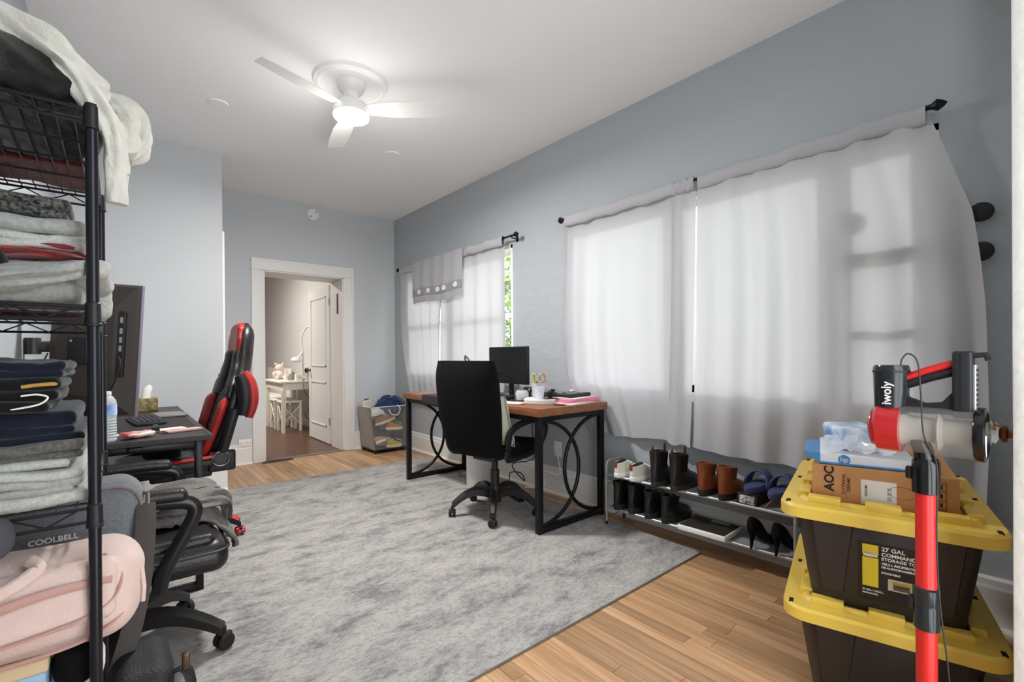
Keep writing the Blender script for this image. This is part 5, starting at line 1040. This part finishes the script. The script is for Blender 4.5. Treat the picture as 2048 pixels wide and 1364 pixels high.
tb = thing('tissue_box', 'gold patterned tissue box at the back of the black desk', 'tissue box', (.15, 4.1, LZ)); mk('carton', B().rbox((0, 0, .042), (.13, .13, .085), .003), M('tissue_gold', '#9a8a55', .5, col2='#5c5233', vscale=40), tb); mk('tissue', B().loft([[(.03*math.cos(a)*s_+dx, .02*math.sin(a)*s_, z_) for a in [2*PI*k/10 for k in range(10)]] for z_, s_, dx in ((.08, .9, 0), (.12, .8, .005), (.15, .9, .012), (.175, .3, .02))]), 'paper', tb)

# ------------------------------------------------------------------ red and black gaming chair (local forward = +Y, faces the left wall)
gc = thing('gaming_chair', 'red and black racing-style gaming chair at the black desk', 'chair', (.305, 3.42, .0095), PI/2)
star_base(gc, .29, math.radians(-126+15), 'black', .12, .028, 'red_gloss', 'black', 'red', arch=.03)
mk('gas_column', B().cyl((0, 0, .12), (0, 0, .27), .028).cyl((0, 0, .27), (0, 0, .42), .016), 'chrome', gc); mk('tilt_mechanism', B().rbox((0, .02, .415), (.22, .3, .05), .015), 'black', gc)
mk('seat', B().rbox((0, .06, .475), (.40, .52, .09), .04, 4, 6), 'leather', gc)
for s in (-1, 1):
    mk('seat_bolster', B().tube(spline([(s*.2, -.2, .50), (s*.22, -.05, .505), (s*.22, .15, .50), (s*.2, .3, .47)], 5), [.05]*16, 10, flat=.75), 'leather', gc)
    mk('seat_stripe', B().tube(spline([(s*.235, -.2, .535), (s*.258, -.05, .53), (s*.258, .15, .525), (s*.235, .29, .495)], 5), .016, 8, flat=.7), 'red_leather', gc)
def back_ring(t_, x0_=-1, x1_=1, th=1, off=0):
    z = .50+.82*t_; yb = -.135-.19*t_-.045*math.sin(t_*PI)
    return z, yb
def wprof(t_):
    pts = [(0, .21), (.2, .25), (.38, .275), (.52, .255), (.62, .2), (.72, .165), (.85, .165), (.95, .14), (1, .09)]
    for (a, b_), (c_, d_) in zip(pts[:-1], pts[1:]):
        if a <= t_ <= c_: u = (t_-a)/(c_-a); u = u*u*(3-2*u); return b_+(d_-b_)*u
    return pts[-1][1]
def shell(n, t0, t1, xa, xb, th0, th1, lift, mat, nm):
    rings = []; m_ = 20
    for i in range(m_+1):
        t_ = t0+(t1-t0)*i/m_; z, yb = back_ring(t_); wv = wprof(t_); ring_ = []
        e = min(1, (i+.6)/2, (m_-i+.6)/2)
        for k in range(n):
            a = 2*PI*k/n; c_, s_ = math.cos(a), math.sin(a); cx_ = (xa+xb)/2*wv; hw = abs(xb-xa)/2*wv*(.7+.3*e)
            x = cx_+hw*math.copysign(abs(c_)**.6, c_); th = (th0 if s_ < 0 else th1)*e
            wing = .06*max(0, abs(x)/.27-.3)
            ring_.append((x, yb+lift+wing+th*math.copysign(abs(s_)**.7, s_), z))
        rings.append(ring_)
    return mk(nm, B().loft(rings), mat, gc, ang=60)
shell(22, 0, 1, -1, 1, .05, .045, 0, 'leather', 'backrest')
for s in (-1, 1): shell(12, .03, .45, s*.72, s*1.03, .02, .03, .045, 'red_leather', 'side_wing'); shell(12, .43, .80, s*.45, s*1.0, .02, .03, .03, 'leather', 'upper_wing')
shell(14, .77, 1.0, -.97, .97, .03, .025, .03, 'red_leather', 'head_panel')
shell(14, .02, .5, -.42, .42, .01, .02, .045, M('grey_mesh', '#3d4442', .7), 'centre_panel')
for i in range(5): t_ = .22+.06*i; z, yb = back_ring(t_); mk('stitch_band', B().rbox((0, yb+.065, z), (.19, .012, .006), .003), 'grey_mesh', gc)
for s in (-1, 1):
    mk('hinge_bracket', B().rbox((s*.235, -.16, .50), (.03, .14, .12), .02, 3), 'black', gc); mk('hinge_disc', B().lathe([(.001, s*.268), (.034, s*.268), (.04, s*.262), (.04, s*.245)], 28, (0, -.15, .52), 'X'), 'dark_plastic', gc); mk('hinge_ring', B().tube([(s*.27, -.15+.041*math.cos(a), .52+.041*math.sin(a)) for a in [2*PI*k/24 for k in range(24)]], .0035, 6, closed=True), 'chrome', gc)
    # armrest folded up beside the back
    mk('arm_link', B().tube(spline([(s*.26, -.16, .56), (s*.275, -.19, .68), (s*.28, -.22, .80)], 5), .028, 10, flat=.9), 'black', gc)
    mk('arm_pad', B().tube(spline([(s*.285, -.26, .76), (s*.285, -.275, .84), (s*.285, -.27, .94), (s*.285, -.245, 1.0)], 6), [.03+.014*math.sin(PI*k/18) for k in range(19)], 12, flat=.8), 'black', gc); mk('arm_cover', B().tube(spline([(s*.285, -.292, .745), (s*.285, -.312, .84), (s*.285, -.303, .945), (s*.285, -.268, 1.015)], 6), [.022+.012*math.sin(PI*k/18) for k in range(19)], 12, flat=1.1), 'red_leather', gc)
pou = thing('black_pouch', 'crumpled black pouch on the gaming chair seat under the desk', 'pouch', (.2, 3.33, .532)); mk('cloth', B().ball((0, 0, .035), (.09, .07, .05), 24, 14, lambda q: Vector((q.x, q.y, max(q.z, .0)))+nz(q, 16, .012, 6)), 'cloth_black', pou)

# ------------------------------------------------------------------ black leather chair in front of the shelving (faces right)
lc = thing('leather_chair', 'black leather office chair with padded arms beside the shelving', 'chair', (.0, 2.2, .0), -PI/2)
star_base(lc, .33, math.radians(90-23), 'dark_plastic', .15, .03, arch=.03, wd=.03, zf=.0095)
mk('gas_column', B().cyl((0, 0, .15), (0, 0, .32), .03), 'dark_plastic', lc); mk('tilt_mechanism', B().rbox((0, 0, .335), (.2, .28, .05), .015), 'black', lc)
mk('seat', B().rbox((0, .06, .40), (.50, .50, .11), .05, 5, 8, lambda q: q+Vector((0, 0, .012*math.sin(q.x*14)-.5*max(0, q.y-.2)**2))), 'leather', lc)
sw_ = mk('seat_welt', B().tube([(x, y, .425) for x, y, _ in rr(.252, .252, .06, 0)], .005, 6, closed=True), 'black', lc); sw_.location = (0, .06, 0)
mk('seat_pad', B().rbox((0, .055, .455), (.44, .43, .05), .025, 4, 8, lambda q: q+nz(q, 9, .006)), 'leather', lc)
mk('backrest', B().rbox((0, -.225, .74), (.48, .10, .54), .05, 4, 6, lambda q: q+Vector((0, -.12*(q.z-.45)+.3*q.x**2, 0))), 'leather', lc)
for s in (-1, 1):
    mk('arm_frame', B().tube(spline([(s*.265, .10, .34), (s*.275, .12, .42), (s*.28, .17, .52), (s*.285, .20, .60), (s*.285, .15, .635), (s*.285, -.05, .645), (s*.28, -.2, .63)], 5), .023, 10, flat=.75), M('arm_gloss', '#17171a', .3), lc)
    mk('arm_pad', B().rbox((s*.285, .0, .662), (.062, .36, .042), .02, 4, 6, lambda q: q+Vector((0, 0, -.6*max(0, q.y-.08)**2))), 'leather', lc)
gh = thing('grey_hoodie', 'grey hoodie draped over the leather chair seat', 'clothing', (.20, 2.27, .478))
def ghf(u, v):
    x = -.16+.33*u; y = -.13+.30*v; ed = min(u, v, 1-u, 1-v); z = .012+.075*math.sin(PI*min(1, u*1.1))*math.sin(PI*v)**.6
    drop = -.13*max(0, (u-.62)/.38)**1.5; q = Vector((min(x, .155+.01*v), y, z+drop)); return q+nz((u*4, v*4, 1), 1.3, .035, 3)*Vector((.4, .6, .8)).length*.5+nz((u*9, v*9, 2), 1.4, .012, 5)
g = mk('cloth', B().grid(ghf, 44, 40), M('hood_grey', '#706c68', .92, bump=.25, bscale=180, var=.12, vscale=120), gh, ang=75); md = g.modifiers.new('thick', 'SOLIDIFY'); md.thickness = .012; md.offset = 1
drape([(-.14, .10, .05), (-.04, .12, .08), (.06, .09, .09), (.13, .1, .07)], [.02, .03, .032, .02], [2.2, 2.4, 2.2, 2], 'sleeve', 2, amp=.012, par=gh, mat='hood_grey', zb=0, rip=.22); drape([(-.12, -.04, .05), (-.02, -.05, .075), (.08, -.03, .075), (.14, -.01, .05), (.16, 0, -.03)], [.018, .028, .028, .024, .012], [2.6, 2.8, 2.6, 2.4, 2], 'sleeve', 4, amp=.012, par=gh, mat='hood_grey', zb=0, rip=.22)
